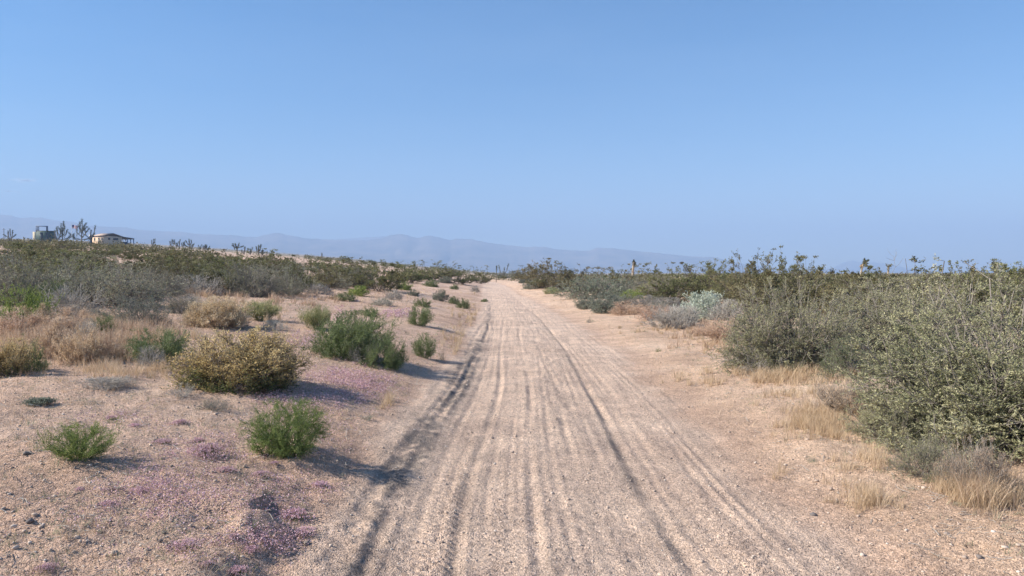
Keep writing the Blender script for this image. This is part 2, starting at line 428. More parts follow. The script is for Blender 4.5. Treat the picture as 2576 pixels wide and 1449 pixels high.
def bush_geo(seed, rx=.6, h=.9, n1=9, n2=60, n3=420, nl=4000, leaf=.03, lw=.35, r0=.012, elev=(20, 88), tw=.18, shell=(.55, 1.0),
             inner=.25, up=.5, lump=.18, sag=.35, clump=.75, pinch=1.0, along=.7, ball=False, soft=.98, tintf=None, wood='twig', flat=False, twig_r=.0025, skew=(0, 0), base_r=.06, zpow=1.0):
    """a shrub: stems to targets in the crown, side branches, twigs, leaves on the twigs"""
    rng = np.random.default_rng(seed)
    def dirs(n, lo, hi):
        az = rng.uniform(0, 2 * np.pi, n)
        e0, e1 = math.sin(math.radians(lo)), math.sin(math.radians(hi))
        se = e0 + (e1 - e0) * rng.uniform(0, 1, n) ** zpow
        ce = np.sqrt(1 - se ** 2)
        return np.stack([np.cos(az) * ce, np.sin(az) * ce, se], 1), az
    def env(D):
        az = np.arctan2(D[:, 1], D[:, 0])
        r = 1 / np.sqrt((D[:, 0] ** 2 + D[:, 1] ** 2) / rx ** 2 + D[:, 2] ** 2 / h ** 2)
        n = vnoise(az * 1.6 + seed * 3.1, D[:, 2] * 3.2, seed) + .6 * vnoise(az * 4 + seed, D[:, 2] * 7, seed + 1)
        return r * (1 + lump * n)
    D1, _ = dirs(n1, elev[0], elev[1])
    T1 = D1 * env(D1)[:, None] * rng.uniform(.42, .78, n1)[:, None]
    B1 = np.stack([T1[:, 0] * .1 + rng.normal(0, base_r, n1), T1[:, 1] * .1 + rng.normal(0, base_r, n1), np.full(n1, -.03)], 1)
    P1 = curve(B1, T1, sag, 6, rng)
    D2, _ = dirs(n2, elev[0] * .8, 89)
    T2 = D2 * (env(D2) * rng.uniform(shell[0], shell[1], n2))[:, None]
    if ball:
        q = nrm(rng.normal(size=(n2, 3))); rr = rng.uniform(.62, 1.0, n2) * (1 + lump * vnoise(q[:, 0] * 2.5 + seed, q[:, 2] * 2.5 + q[:, 1], seed))
        T2 = q * rr[:, None] * np.array([rx, rx, .52 * h]) + np.array([0, 0, .5 * h])
    near = np.argmin(((T2[:, None, :] - T1[None]) ** 2).sum(-1), 1)
    ti = rng.integers(1, 5, n2)
    P2 = curve(P1[near, ti], T2, sag * .6, 5, rng, .05)
    wt = rng.lognormal(0, clump, n2); i2 = rng.choice(n2, n3, p=wt / wt.sum()); j2 = rng.choice([1, 2, 3, 4], n3, p=[.12, .2, .33, .35])
    ctone = rng.normal(size=n2) * .16
    A3 = P2[i2, j2]
    dd = nrm(nrm(A3 - (np.array([0, 0, .4 * h]) if ball else 0)) * .8 + rng.normal(size=(n3, 3)) * .65 + np.array([0, 0, up]))
    ln = tw * rng.uniform(.5, 1.25, n3)[:, None]
    B3 = A3 + dd * ln
    P3 = curve(A3, B3, .2, 4, rng, .07)
    # skew the crown
    def sk(P):
        P = P.copy(); z = np.clip(P[..., 2], 0, None)
        k = pinch + (1 - pinch) * sst(0, .5 * h, z)
        P[..., 0] *= k; P[..., 1] *= k
        P[..., 0] += skew[0] * z; P[..., 1] += skew[1] * z
        top = h * soft
        P[..., 2] = np.where(P[..., 2] > top, top + (P[..., 2] - top) * .22, np.maximum(P[..., 2], -.03)); return P
    P1, P2, P3 = sk(P1), sk(P2), sk(P3)
    g = Geo(); sc = np.linspace(1, .45, 6)[None]
    g.tubes(P1, r0 * sc * rng.uniform(.7, 1.2, (n1, 1)), 0)
    g.tubes(P2, r0 * .5 * np.linspace(1, .4, 5)[None] * rng.uniform(.6, 1.2, (n2, 1)), 0)
    g.tubes(P3, twig_r * np.linspace(1, .5, 4)[None] * np.ones((n3, 1)), 0)
    f = Geo()
    i3 = rng.integers(0, n3, nl); t3 = rng.uniform(inner, 1.0, nl) * 3
    k0 = np.minimum(t3.astype(int), 2); fr = (t3 - k0)[:, None]
    P = P3[i3, k0] * (1 - fr) + P3[i3, k0 + 1] * fr
    d3 = nrm(P3[i3, 3] - P3[i3, 0])
    D = nrm(d3 * along + rng.normal(size=(nl, 3)) * .7 + np.array([0, 0, .25]))
    P = P + rng.normal(size=(nl, 3)) * leaf * .3
    tint = .5 + .12 * rng.normal(size=nl) + .25 * (rng.uniform(-1, 1, n3)[i3]) + ctone[i2][i3]
    if tintf is not None: tint = tintf(P, tint, rng, rx, h)
    f.leaves(P, D, leaf * rng.uniform(.6, 1.3, nl), leaf * lw * rng.uniform(.7, 1.3, nl), tint, 0, rng)
    return g, f

def tag(o, label=None, cat=None, group=None, kind=None):
    if label: o['label'] = label
    if cat: o['category'] = cat
    if group: o['group'] = group
    if kind: o['kind'] = kind
    return o

def empty(name, loc, rz=0, sc=(1, 1, 1)):
    o = bpy.data.objects.new(name, None); COL.objects.link(o)
    o.empty_display_size = .2
    o.location = loc; o.rotation_euler = (0, 0, rz); o.scale = sc
    return o

# ------------------------------------------------------------------ the ground sheet
def build_ground():
    dense = np.arange(-.72, .7201, .00155)
    coarse_r = np.linspace(.72, np.pi, 70)[1:]
    th = np.concatenate([-coarse_r[::-1][:-0 or None], dense, coarse_r[:-1]])
    th = np.unique(np.round(th, 6)); th = th[th > -np.pi + 1e-6]
    r = [0.5, .9, 1.3, 1.7, 2.1, 2.5, 2.8]
    while r[-1] < 9500:
        y = r[-1]
        r.append(y + min(max(.75 * y * y / (733 * 1.65), .006), .035 * y))
    r = np.array(r)
    TH, R = np.meshgrid(th, r)
    X = np.sin(TH) * R; Y = np.cos(TH) * R
    spx = np.where(np.abs(TH) < .72, .00155, .035) * R
    spy = np.gradient(r)[:, None] * np.ones_like(TH)
    sp = np.maximum(spx, spy * .6)
    Z = H(X, Y, sp)
    nr, nc = X.shape
    V = np.stack([X, Y, Z], -1).reshape(-1, 3)
    V = np.concatenate([V, [[0, 0, h1(0, 0)]]])
    idx = np.arange(nr * nc).reshape(nr, nc)
    a = idx[:-1]; b = idx[1:]
    q = np.stack([a, np.roll(a, -1, 1), np.roll(b, -1, 1), b], -1).reshape(-1, 4)[:, ::-1]
    c = idx[0]; t = np.stack([np.full(nc, nr * nc), c, np.roll(c, -1)], -1)[:, ::-1]
    me = np_mesh("ground", V, q, t, [M['ground']], smooth=True)
    s = X - road_x(Y)
    le, re = left_edge(Y), right_edge(Y)
    road = sst(-.12, .10, s - le + .06 * vnoise(X / .2, Y / .2, 71)) * sst(-.1, .35, re - s + .12 * vnoise(X / .5, Y / .5, 72))
    right = sst(-.5, .8, s - re)
    right = np.maximum(right, .35 * sst(.0, 1.0, s))
    far = sst(120, 420, R)
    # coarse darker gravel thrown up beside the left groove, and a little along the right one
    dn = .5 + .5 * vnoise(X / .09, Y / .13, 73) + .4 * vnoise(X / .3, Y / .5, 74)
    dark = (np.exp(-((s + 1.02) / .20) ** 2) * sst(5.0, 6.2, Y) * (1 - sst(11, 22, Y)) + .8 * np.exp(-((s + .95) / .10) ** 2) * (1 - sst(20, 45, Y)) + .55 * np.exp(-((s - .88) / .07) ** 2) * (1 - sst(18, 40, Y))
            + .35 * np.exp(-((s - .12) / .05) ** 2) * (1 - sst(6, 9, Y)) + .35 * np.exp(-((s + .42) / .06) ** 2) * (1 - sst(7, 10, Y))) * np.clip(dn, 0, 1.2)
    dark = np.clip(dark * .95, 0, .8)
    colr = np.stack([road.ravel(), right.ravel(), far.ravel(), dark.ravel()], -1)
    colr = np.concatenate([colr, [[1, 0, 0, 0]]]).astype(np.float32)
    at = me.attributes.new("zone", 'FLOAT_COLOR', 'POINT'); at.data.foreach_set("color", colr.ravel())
    o = link("ground", me); tag(o, "sandy desert ground with a rutted dirt track", kind='structure')
build_ground()

# ------------------------------------------------------------------ mountains
RIDGE = [(-2600, 760), (-1800, 775), (-1000, 790), (-400, 798), (0, 804), (40, 807), (80, 816), (160, 815), (180, 820), (230, 828), (270, 830), (330, 845), (400, 850), (480, 853), (520, 860), (580, 865),
         (680, 868), (760, 878), (880, 882), (930, 888), (960, 888), (1000, 880), (1020, 875), (1040, 872), (1060, 875), (1080, 883), (1100, 884), (1150, 894), (1200, 895), (1260, 899),
         (1330, 900), (1380, 899), (1430, 893), (1470, 879), (1510, 877), (1560, 889), (1580, 890), (1600, 883), (1620, 882), (1660, 893), (1690, 900), (1710, 892), (1760, 895), (1830, 908),
         (1860, 912), (1900, 918), (1980, 925), (2000, 923), (2040, 924), (2080, 932), (2180, 940), (2210, 938), (2240, 928), (2300, 930), (2380, 940), (2440, 945), (2500, 952), (2600, 961),
         (2680, 963), (2720, 975), (2800, 992), (2950, 1008), (3050, 1016), (3200, 1024), (3500, 1026), (5200, 1026)]
RIDGE2 = [(900, 1020), (1150, 900), (1230, 898), (1330, 892), (1400, 887), (1440, 886), (1520, 900), (1700, 960), (2000, 1010), (2900, 1020), (3040, 1015), (3100, 1008), (3130, 1000), (3160, 986), (3190, 977), (3215, 980), (3240, 985),
          (3290, 985), (3340, 991), (3400, 1006), (3480, 1016), (3600, 1020), (3800, 1021), (5000, 1024)]
def range_mesh(name, prof, y0, y1, y2, u0, u1, nu, seed, relief, label):
    pr = np.array(prof, float)
    u = np.linspace(u0, u1, nu); b = (u - 1920) / 2750.0
    v = np.interp(u, pr[:, 0], pr[:, 1])
    v = v + vnoise(u / 17, u * 0, seed) * 1.0 + vnoise(u / 7, u * 0, seed + 1) * .6
    rows = 44
    t = np.linspace(0, 1, rows)
    Y = np.where(t < .75, y0 + (y1 - y0) * t / .75, y1 + (y2 - y1) * (t - .75) / .25)
    U, YY = np.meshgrid(b, Y)
    Vr = np.tile(v, (rows, 1))
    crest = (1030 - Vr) / 2750 * y1 + EYE
    foot = np.interp(U, _bb, _zz) * y0 - 25
    tt = np.minimum(t / .75, 1)[:, None]
    bk = np.clip((t - .75) / .25, 0, 1)[:, None]
    shape = tt ** 1.25
    X = U * YY
    gul = 1 - np.abs(vnoise(X / 340, YY / 700, seed + 2)) + .5 * (1 - np.abs(vnoise(X / 120, YY / 260, seed + 3)))
    Z = foot + (crest - foot) * shape - relief * gul * np.sin(np.pi * np.clip(tt, 0, 1)) * (1 - bk) - bk * (crest - foot) * 1.0
    V = np.stack([X, YY + 0 * X, Z], -1).reshape(-1, 3)
    idx = np.arange(rows * nu).reshape(rows, nu)
    q = np.stack([idx[:-1, :-1], idx[:-1, 1:], idx[1:, 1:], idx[1:, :-1]], -1).reshape(-1, 4)
    me = np_mesh(name, V, q, None, [M['hill']], smooth=True)
    o = link(name, me); tag(o, label, kind='structure')
range_mesh("mountain_range", RIDGE, 5200, 7200, 7900, -2600, 4900, 1100, 5, 42, "long blue mountain range fading into haze along the horizon")
range_mesh("far_mountain_range", RIDGE2, 8000, 9500, 10500, 900, 5000, 700, 15, 20, "paler far mountain range behind the first")
# ------------------------------------------------------------------ shrubs: kinds
KIND = {
 # rx/h are metres for the unit plant; instances are scaled to the size they have in the place
 'creosote':  dict(rx=.85, h=1.6, n1=16, n2=80, n3=900, nl=10500, leaf=.038, lw=.55, r0=.014, elev=(18, 88), tw=.19, shell=(.5, 1.12), clump=.9, inner=.3, up=.6, lump=.22, sag=.12, twig_r=.0035, base_r=.12, zpow=.75),
 'greygreen': dict(rx=1.0, h=1.4, n1=26, n2=260, n3=1500, nl=13000, leaf=.026, lw=.42, r0=.014, elev=(2, 88), tw=.2, shell=(.5, 1.05), inner=.3, up=.25, lump=.22, sag=.4, twig_r=.003, base_r=.14),
 'thorn':     dict(rx=1.1, h=1.2, n1=26, n2=220, n3=1500, nl=11000, leaf=.032, lw=.5, r0=.016, elev=(3, 85), tw=.24, shell=(.5, 1.08), inner=.2, up=.1, lump=.25, sag=.5, twig_r=.0042, base_r=.15),
 'mound':     dict(rx=.5, h=.55, n1=14, n2=130, n3=1000, nl=6200, leaf=.03, lw=.25, r0=.008, elev=(-4, 88), tw=.12, shell=(.5, 1.0), inner=.1, clump=.5, up=.45, lump=.12, sag=.25, twig_r=.002, base_r=.08),
 'twiggy':    dict(rx=.5, h=.45, n1=18, n2=120, n3=900, nl=700, leaf=.022, lw=.3, r0=.008, elev=(4, 85), tw=.16, shell=(.5, 1.05), inner=.1, up=.5, lump=.18, sag=.3, twig_r=.0024, base_r=.08),
}
WOOD = {'creosote': 'darkwood', 'greygreen': 'twig', 'thorn': 'twig', 'mound': 'twig', 'twiggy': 'palewood'}
LWOOD = {'green': 'greentwig', 'brightgreen': 'greentwig', 'lime': 'greentwig', 'pinkstraw': 'tantwig', 'straw': 'tantwig', 'palegrass': 'greentwig'}
_cache = {}
def extent(*meshes):
    """half width across and height of a plant, leaving out the outermost sprays"""
    c = []
    for me in meshes:
        a = np.empty(len(me.vertices) * 3, np.float32); me.vertices.foreach_get("co", a); c.append(a.reshape(-1, 3))
    c = np.concatenate(c[-1:] if len(c[-1]) > 500 else c)
    lo, hi = np.percentile(c[:, :2], 1.2, axis=0), np.percentile(c[:, :2], 98.8, axis=0)
    return float((hi - lo).mean() / 2), float(np.percentile(c[:, 2], 99.6)), (lo + hi) / 2
_ext = {}
def plant_meshes(kind, leafmat, seed, joined=False, wood=None, **over):
    key = (kind, leafmat, seed, joined, wood, tuple(sorted((k, str(v)) for k, v in over.items() if k != 'tintf')), over.get('tintf'))
    if key in _cache: return _cache[key]
    pr = dict(KIND[kind]); pr.update(over)
    g, f = bush_geo(seed, **pr)
    w = wood or (LWOOD.get(leafmat) if kind == 'mound' else None) or WOOD[kind]
    if joined:
        for k in range(len(f.q)): f.q[k] = f.q[k] + g.n
        f.m = [x + 1 for x in f.m]
        g.v += f.v; g.q += f.q; g.m += f.m; g.t += f.t
        r = g.mesh(kind + "_shrub", [M[w], M[leafmat]])
    else:
        r = (g.mesh("branches", [M[w]]), f.mesh("foliage", [M[leafmat]]))
    _cache[key] = r
    return r

LAND = []       # (u, y) of the plants placed by hand, to keep scattered ones off them
def shrub(name, label, cat, u, v, wpx, top, kind, leafmat, seed, group=None, rz=0, wood=None, loc=None, sink=.02, **over):
    """a shrub whose foot shows at (u, v), `wpx` wide and reaching up to row `top`; its place, width and height are worked out in metres"""
    x, y = ground_at(u, v) if loc is None else loc
    zg = h1(x, y)
    wd = wpx / 1845.0 * y; hh = height_to(top, y, zg)
    pr = dict(KIND[kind]); pr.update(over)
    b, f = plant_meshes(kind, leafmat, seed, False, wood, **over)
    ex, ez, ctr = extent(b, f)
    # the foot seen is the near side, so the middle stands a little farther back
    y2 = y + wd * .28; x2 = x * y2 / y
    zg = h1(x2, y2); hh = max(height_to(top, y2, zg), .05)
    sx = wd / (2 * ex) * (y2 / y); sz = hh * (1 + sink) / ez
    root = empty(name, (x2, y2, zg - sink * hh), rz, (sx, sx, sz))
    tag(root, label, cat, group)
    link("branches", b, root); link("foliage", f, root)
    LAND.append((x2, y2, wd / 2))
    return root

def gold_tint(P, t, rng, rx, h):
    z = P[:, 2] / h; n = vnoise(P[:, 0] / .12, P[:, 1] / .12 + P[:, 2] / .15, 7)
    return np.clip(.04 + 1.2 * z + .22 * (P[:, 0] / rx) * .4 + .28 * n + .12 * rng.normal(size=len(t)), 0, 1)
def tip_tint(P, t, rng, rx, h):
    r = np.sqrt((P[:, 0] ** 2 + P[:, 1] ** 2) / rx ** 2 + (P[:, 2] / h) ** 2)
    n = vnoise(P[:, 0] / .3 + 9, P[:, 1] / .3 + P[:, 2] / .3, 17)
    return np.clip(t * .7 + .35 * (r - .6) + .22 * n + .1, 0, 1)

R8 = math.radians
# ---- left of the track, near
shrub("shrub", "round bright green bush nearest the track on the left, casting a long shadow", "bush", 716, 1148, 178, 1006, 'mound', 'brightgreen', 101, rx=.5, h=.62, nl=26000, n3=2600, leaf=.024, lw=.17, n2=300, tw=.10, elev=(-14, 88), up=.1, lump=.14, ball=True, along=.3, clump=.35, skew=(.12, 0), shell=(.45, 1.0))
shrub("shrub", "sparse yellow-green bush alone on the sand at the lower left", "bush", 204, 1172, 175, 1062, 'mound', 'lime', 102, rx=.55, h=.48, pinch=.5, along=.35, nl=9500, n3=1100, n2=80, n1=9, leaf=.022, lw=.2, tw=.17, lump=.32, shell=(.4, 1.1), elev=(18, 85))
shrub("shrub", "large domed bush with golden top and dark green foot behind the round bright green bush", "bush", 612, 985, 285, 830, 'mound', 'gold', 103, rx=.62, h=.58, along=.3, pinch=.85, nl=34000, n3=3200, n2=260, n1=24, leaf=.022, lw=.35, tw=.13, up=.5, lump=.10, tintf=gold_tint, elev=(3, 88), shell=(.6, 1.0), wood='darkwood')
shrub("dead_shrub", "bare bleached twigs fanning out at the left foot of the golden domed bush", "dead bush", 512, 972, 95, 880, 'twiggy', 'grey', 104, nl=0 + 30, n3=260, n2=50, up=.9, elev=(25, 88))
shrub("shrub", "green bush leaning right with a patch of grey dead twigs, beside the track", "bush", 872, 905, 190, 782, 'mound', 'green', 105, rx=.62, h=.55, pinch=.8,  along=.3, nl=26000, n3=2200, n2=200, leaf=.026, lw=.22, tw=.15, up=.6, lump=.15, elev=(4, 88), skew=(.25, 0), wood='greentwig')
shrub("shrub", "low dark green lobe at the right foot of the leaning green bush", "bush", 958, 926, 112, 838, 'mound', 'green', 106, rx=.6, h=.5, nl=17000, n3=1700, leaf=.026, lw=.25, up=.2, lump=.2, elev=(0, 88), skew=(.15, 0), wood='greentwig')
shrub("dead_shrub", "tangle of grey dead twigs in the middle of the leaning green bush", "dead bush", 918, 915, 92, 850, 'twiggy', 'grey', 107, nl=60, n3=700, up=.1, sag=.6)
shrub("shrub", "small upright green bush close to the track edge, right of the leaning bush", "bush", 1069, 903, 58, 838, 'mound', 'green', 108, rx=.45, h=.6, ball=True, nl=7200, leaf=.035, lw=.25, up=.9)
shrub("shrub", "small green bush with a paler right side, behind the small upright green one", "bush", 1056, 820, 62, 768, 'mound', 'green', 109, rx=.5, h=.5, ball=True, nl=5200, leaf=.04, lw=.25)
shrub("shrub", "small olive green bush on bare sand beyond the leaning green bush", "bush", 932, 797, 42, 765, 'mound', 'green', 110, nl=3000, leaf=.04)
shrub("grass_tuft", "pale yellow-green bunch grass touching the left side of the leaning green bush", "grass tuft", 797, 830, 72, 768, 'mound', 'palegrass', 111, rx=.5, h=.55, nl=5200, leaf=.085, lw=.09, up=2.0, elev=(35, 88), twig_r=.0015)
shrub("grass_tuft", "pale green bunch grass right of the rounded tan bush", "grass tuft", 655, 808, 88, 755, 'mound', 'palegrass', 112, rx=.55, h=.5, nl=5200, leaf=.085, lw=.09, up=1.8, elev=(30, 88), twig_r=.0015)
shrub("dry_shrub", "rounded pinkish tan dry bush with a dark notch at its foot", "dry bush", 548, 828, 152, 748, 'mound', 'straw', 113, rx=.6, h=.52, nl=22000, n3=2400, n2=200, leaf=.035, lw=.22, up=.8, elev=(4, 88), lump=.1)
shrub("shrub", "small green bush at the foot of the pinkish tan dry bush, to its left", "bush", 264, 842, 56, 792, 'mound', 'green', 114, nl=4200, leaf=.04, lw=.25)
shrub("shrub", "spreading mid green bush between the golden bush and the tan dry grass", "bush", 405, 914, 128, 826, 'mound', 'green', 115, rx=.6, h=.5, ball=True, nl=14000, n3=1500, leaf=.032, lw=.25, lump=.25)
shrub("dead_shrub", "ball of pale grey twigs at the foot of the spreading mid green bush", "dead bush", 382, 922, 66, 868, 'twiggy', 'grey', 116, nl=200, n3=900, elev=(5, 88))
shrub("dry_shrub", "yellow tan dry bush between the tan grass and the spreading green bush", "dry bush", 318, 905, 80, 845, 'mound', 'straw', 117, nl=4200, leaf=.04, lw=.15)
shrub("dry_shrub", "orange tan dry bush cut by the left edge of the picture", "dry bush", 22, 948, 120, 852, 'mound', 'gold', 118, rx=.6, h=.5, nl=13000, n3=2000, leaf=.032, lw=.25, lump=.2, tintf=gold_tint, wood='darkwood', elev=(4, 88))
shrub("shrub", "green bush grown into the orange tan dry bush at the left edge", "bush", 82, 934, 68, 842, 'mound', 'green', 119, rx=.45, h=.6, nl=6200, leaf=.032, lw=.25)
shrub("dead_shrub", "flat dark grey mat of dead twigs on open sand at the left", "dead bush", 268, 980, 138, 948, 'twiggy', 'grey', 120, rx=.7, h=.25, nl=700, n3=1300, elev=(2, 80), up=.1)
shrub("shrub", "tiny dark blue-grey plant flat on the sand left of the dead mat", "small plant", 104, 1020, 62, 1000, 'mound', 'sage', 121, nl=1800, rx=.5, h=.3, leaf=.07, lw=.5, elev=(5, 80))
shrub("dead_shrub", "thin pale twigs on the sand just below the golden domed bush", "dead bush", 460, 1000, 72, 962, 'twiggy', 'sage', 122, nl=500, n3=320, up=.8)
shrub("shrub", "faint grey-green wispy plant in front of the golden domed bush", "small plant", 536, 1038, 92, 996, 'mound', 'sage', 123, nl=1600, n3=500, leaf=.04, lw=.12, lump=.3, elev=(15, 85))
shrub("dead_shrub", "whitish grey low cushion behind the golden domed bush", "dead bush", 690, 832, 66, 805, 'twiggy', 'silver', 124, nl=1500, n3=900, rx=.6, h=.3)
shrub("dead_shrub", "leaning bare pale stick plant at the right foot of the golden bush", "dead bush", 738, 985, 26, 918, 'twiggy', 'grey', 125, nl=5, n3=18, n2=8, n1=4, skew=(.3, 0))
shrub("dead_shrub", "small wiry bare plant in the sand right of the purple flowers", "dead bush", 1048, 970, 34, 938, 'twiggy', 'grey', 126, nl=5, n3=30, n2=12, n1=5)
shrub("shrub", "small grey-green weed on the sand left of the track edge", "small plant", 923, 1062, 30, 1040, 'mound', 'sage', 127, nl=700, n3=160, leaf=.06, lw=.3)
for i, (u, v, w, t, lm, lab) in enumerate([(128, 905, 110, 800, 'pinkstraw', "reddish tan dry weeds standing right of the edge bush"), (205, 915, 100, 815, 'straw', "tan dry weeds above the flat dark grey mat"), (40, 850, 120, 785, 'pinkstraw', "pinkish dry weeds under the yellow-green bush at the left edge"),
        (165, 850, 120, 775, 'pinkstraw', "pinkish dry weeds at the foot of the wide grey twiggy bush"), (250, 905, 80, 838, 'pinkstraw', "brown dry weeds beside the yellow tan dry bush"), (105, 830, 90, 765, 'straw', "pale tan dry weeds high among the left bushes")]):
    shrub("dry_shrub", lab, "dry weeds", u, v, w, t, 'mound', lm, 130 + i, rz=i, n3=1100, nl=5200, leaf=.045, lw=.2, up=1.1, lump=.35, elev=(8, 88), clump=.9)
# ---- left of the track, middle distance
for i, (u, v, w, t, kd, lm, lab) in enumerate([
    (1085, 722, 38, 702, 'mound', 'green', "round green bush beyond the small bushes at the end of the open sand"),
    (1018, 730, 38, 708, 'mound', 'brightgreen', "bright green round bush in front of the dark creosote, left of the track"),
    (1107, 757, 40, 728, 'mound', 'sage', "blue-grey green bush near the far track edge"),
    (1142, 765, 28, 745, 'mound', 'green', "left one of a pair of small green bushes near the track"),
    (1165, 776, 34, 750, 'mound', 'green', "right one of a pair of small green bushes near the track"),
    (990, 755, 48, 728, 'twiggy', 'grey', "grey twiggy bush behind the small olive green bush"),
    (1062, 772, 44, 750, 'mound', 'green', "low green bush on the sand between two grey ones"),
    (1218, 760, 18, 751, 'mound', 'green', "tiny green cushion at the very edge of the track"),
    (868, 757, 54, 735, 'mound', 'green', "low wide green bush on the sand below the dark creosote row"),
    (1143, 728, 22, 714, 'mound', 'green', "tiny green bush beside the far bend of the track"),
    (960, 770, 60, 748, 'twiggy', 'sage', "flat grey-green bush beside the small olive green bush"),
    (1040, 745, 30, 728, 'mound', 'sage', "small sage green bush in front of the round green ones"),
    (900, 745, 52, 718, 'mound', 'lime', "yellowish green bush in front of the creosote row"),
    (800, 740, 60, 712, 'twiggy', 'grey', "grey twiggy bush at the foot of the creosote row, left of centre"),
    (1195, 735, 24, 718, 'twiggy', 'grey', "little grey bush beside the far left edge of the track"),
    (1120, 712, 34, 695, 'mound', 'sage', "dull green bush before the last creosote left of the track"),
]):
    shrub("shrub" if kd == 'mound' else "dead_shrub", lab, "bush", u, v, w, t, kd, lm, 140 + i % 5, rz=i * 1.3, nl=4200 if kd == 'mound' else 1200, n3=800, leaf=.045, lw=.38)
big_left = [
    (640, 748, 150, 655, 'thorn', 'thorn', "dark grey-green thorny bush standing forward of the creosote, left of centre"),
    (725, 745, 90, 672, 'thorn', 'thorn', "smaller thorny bush touching the dark one left of centre"),
    (345, 824, 165, 735, 'thorn', 'sage', "feathery grey-green bush behind the spreading mid green one"),
    (455, 790, 80, 735, 'thorn', 'thorn', "low dark bush left of the pinkish tan dry bush"),
    (175, 800, 150, 712, 'twiggy', 'sage', "wide grey twiggy bush above the pinkish dry weeds"),
    (55, 828, 150, 718, 'mound', 'lime', "bright yellow-green bush at the left edge behind the dry bushes"),
    (130, 775, 110, 700, 'mound', 'green', "mid green bush behind the yellow-green one at the left"),
    (285, 775, 250, 652, 'thorn', 'thorn', "widest grey thorn bush below the beige house"),
    (60, 770, 210, 650, 'thorn', 'thorn', "tall dark thorn bush at the far left edge"),
    (170, 735, 190, 634, 'greygreen', 'greygreen', "pale green thorn bush right below the flag"),
    (30, 725, 150, 626, 'greygreen', 'greygreen', "pale green thorn bush at the left edge below the green shed"),
    (400, 745, 140, 672, 'thorn', 'thorn', "grey thorn bush right of the widest one"),
    (500, 742, 110, 690, 'twiggy', 'grey', "low brownish twiggy bush before the creosote, left"),
    (590, 735, 70, 690, 'mound', 'lime', "lime green bush tucked beside the dark thorny one"),
    (895, 722, 110, 672, 'thorn', 'thorn', "grey thorny bush in the creosote row behind the open sand"),
    (215, 860, 60, 800, 'twiggy', 'grey', "brown dead twigs standing in the tan dry grass"),
    (480, 770, 60, 738, 'twiggy', 'sage', "little grey bush on sand left of the tan dry bush"),
]
for i, (u, v, w, t, kd, lm, lab) in enumerate(big_left):
    shrub("shrub", lab, "bush", u, v, w, t, kd, lm, 170 + i, rz=i * 2.1)
row = [(1160, 716, 92, 668, "creosote bush last but one before the far track on the left"), (1205, 713, 58, 668, "dark creosote touching the far track's left edge"), (1093, 708, 95, 655, "airy creosote with twigs against the mountains, above the small bushes"),
       (1030, 712, 100, 657, "creosote above the bright green round bush"), (965, 735, 118, 655, "dark dense creosote at the right end of the front row"), (893, 722, 100, 648, "tall olive creosote in the front row, second from its right end"),
       (820, 728, 112, 650, "olive creosote in the front row behind the pale bunch grass"), (745, 735, 100, 642, "creosote with a tall top in the front row, right of the dark thorny bush"), (560, 738, 95, 648, "brownish creosote in the front row above the tan dry bush"),
       (470, 735, 110, 648, "olive creosote in the front row, left part"), (400, 720, 110, 642, "olive creosote below the cluster of Joshua trees"), (320, 700, 90, 638, "creosote just under the beige house's porch"), (860, 705, 80, 645, "creosote with thin crown behind the front row's middle"), (1130, 700, 60, 662, "small far creosote between the two airy ones")]
for i, (u, v, w, t, lab) in enumerate(row):
    shrub("creosote_bush", lab, "bush", u, v, w, t, 'creosote', 'creosote', 260 + i % 7, rz=i * 1.9)
# ---- right of the track
def cast(n): return n
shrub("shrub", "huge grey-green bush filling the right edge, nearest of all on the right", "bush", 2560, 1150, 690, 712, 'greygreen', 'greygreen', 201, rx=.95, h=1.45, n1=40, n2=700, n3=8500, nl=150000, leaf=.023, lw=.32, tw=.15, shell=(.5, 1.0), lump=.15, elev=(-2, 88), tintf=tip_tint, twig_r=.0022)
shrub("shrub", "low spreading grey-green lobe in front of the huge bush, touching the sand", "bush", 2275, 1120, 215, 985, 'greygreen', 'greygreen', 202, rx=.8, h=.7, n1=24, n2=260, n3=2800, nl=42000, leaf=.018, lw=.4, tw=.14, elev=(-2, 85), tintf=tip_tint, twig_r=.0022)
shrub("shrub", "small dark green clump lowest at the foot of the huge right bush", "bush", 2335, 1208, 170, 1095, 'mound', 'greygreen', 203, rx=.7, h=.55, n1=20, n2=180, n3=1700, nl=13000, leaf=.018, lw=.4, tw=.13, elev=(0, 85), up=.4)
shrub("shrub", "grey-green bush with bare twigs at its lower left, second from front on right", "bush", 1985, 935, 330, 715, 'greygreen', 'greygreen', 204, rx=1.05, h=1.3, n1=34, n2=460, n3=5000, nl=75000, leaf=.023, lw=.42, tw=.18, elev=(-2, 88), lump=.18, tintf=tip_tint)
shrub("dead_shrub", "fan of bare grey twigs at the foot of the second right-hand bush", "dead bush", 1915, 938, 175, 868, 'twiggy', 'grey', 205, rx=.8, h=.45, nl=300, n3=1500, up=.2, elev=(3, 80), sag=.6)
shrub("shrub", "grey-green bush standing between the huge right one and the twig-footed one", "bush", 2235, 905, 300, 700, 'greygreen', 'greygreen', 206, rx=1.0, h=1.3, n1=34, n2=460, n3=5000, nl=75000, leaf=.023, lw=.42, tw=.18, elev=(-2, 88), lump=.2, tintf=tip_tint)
shrub("shrub", "yellow-green topped small bush in front of the two grey-green ones", "bush", 2135, 955, 150, 850, 'mound', 'green', 207, rx=.6, h=.55, nl=10000, n3=1600, leaf=.03, lw=.22, lump=.25, wood='twig')
shrub("dry_shrub", "pinkish brown dry weeds left of the huge bush's low lobe", "dry weeds", 2130, 1052, 140, 945, 'mound', 'pinkstraw', 208, rx=.55, h=.6, nl=4200, n3=1200, leaf=.045, lw=.12, up=1.8, elev=(30, 88), wood='twig')
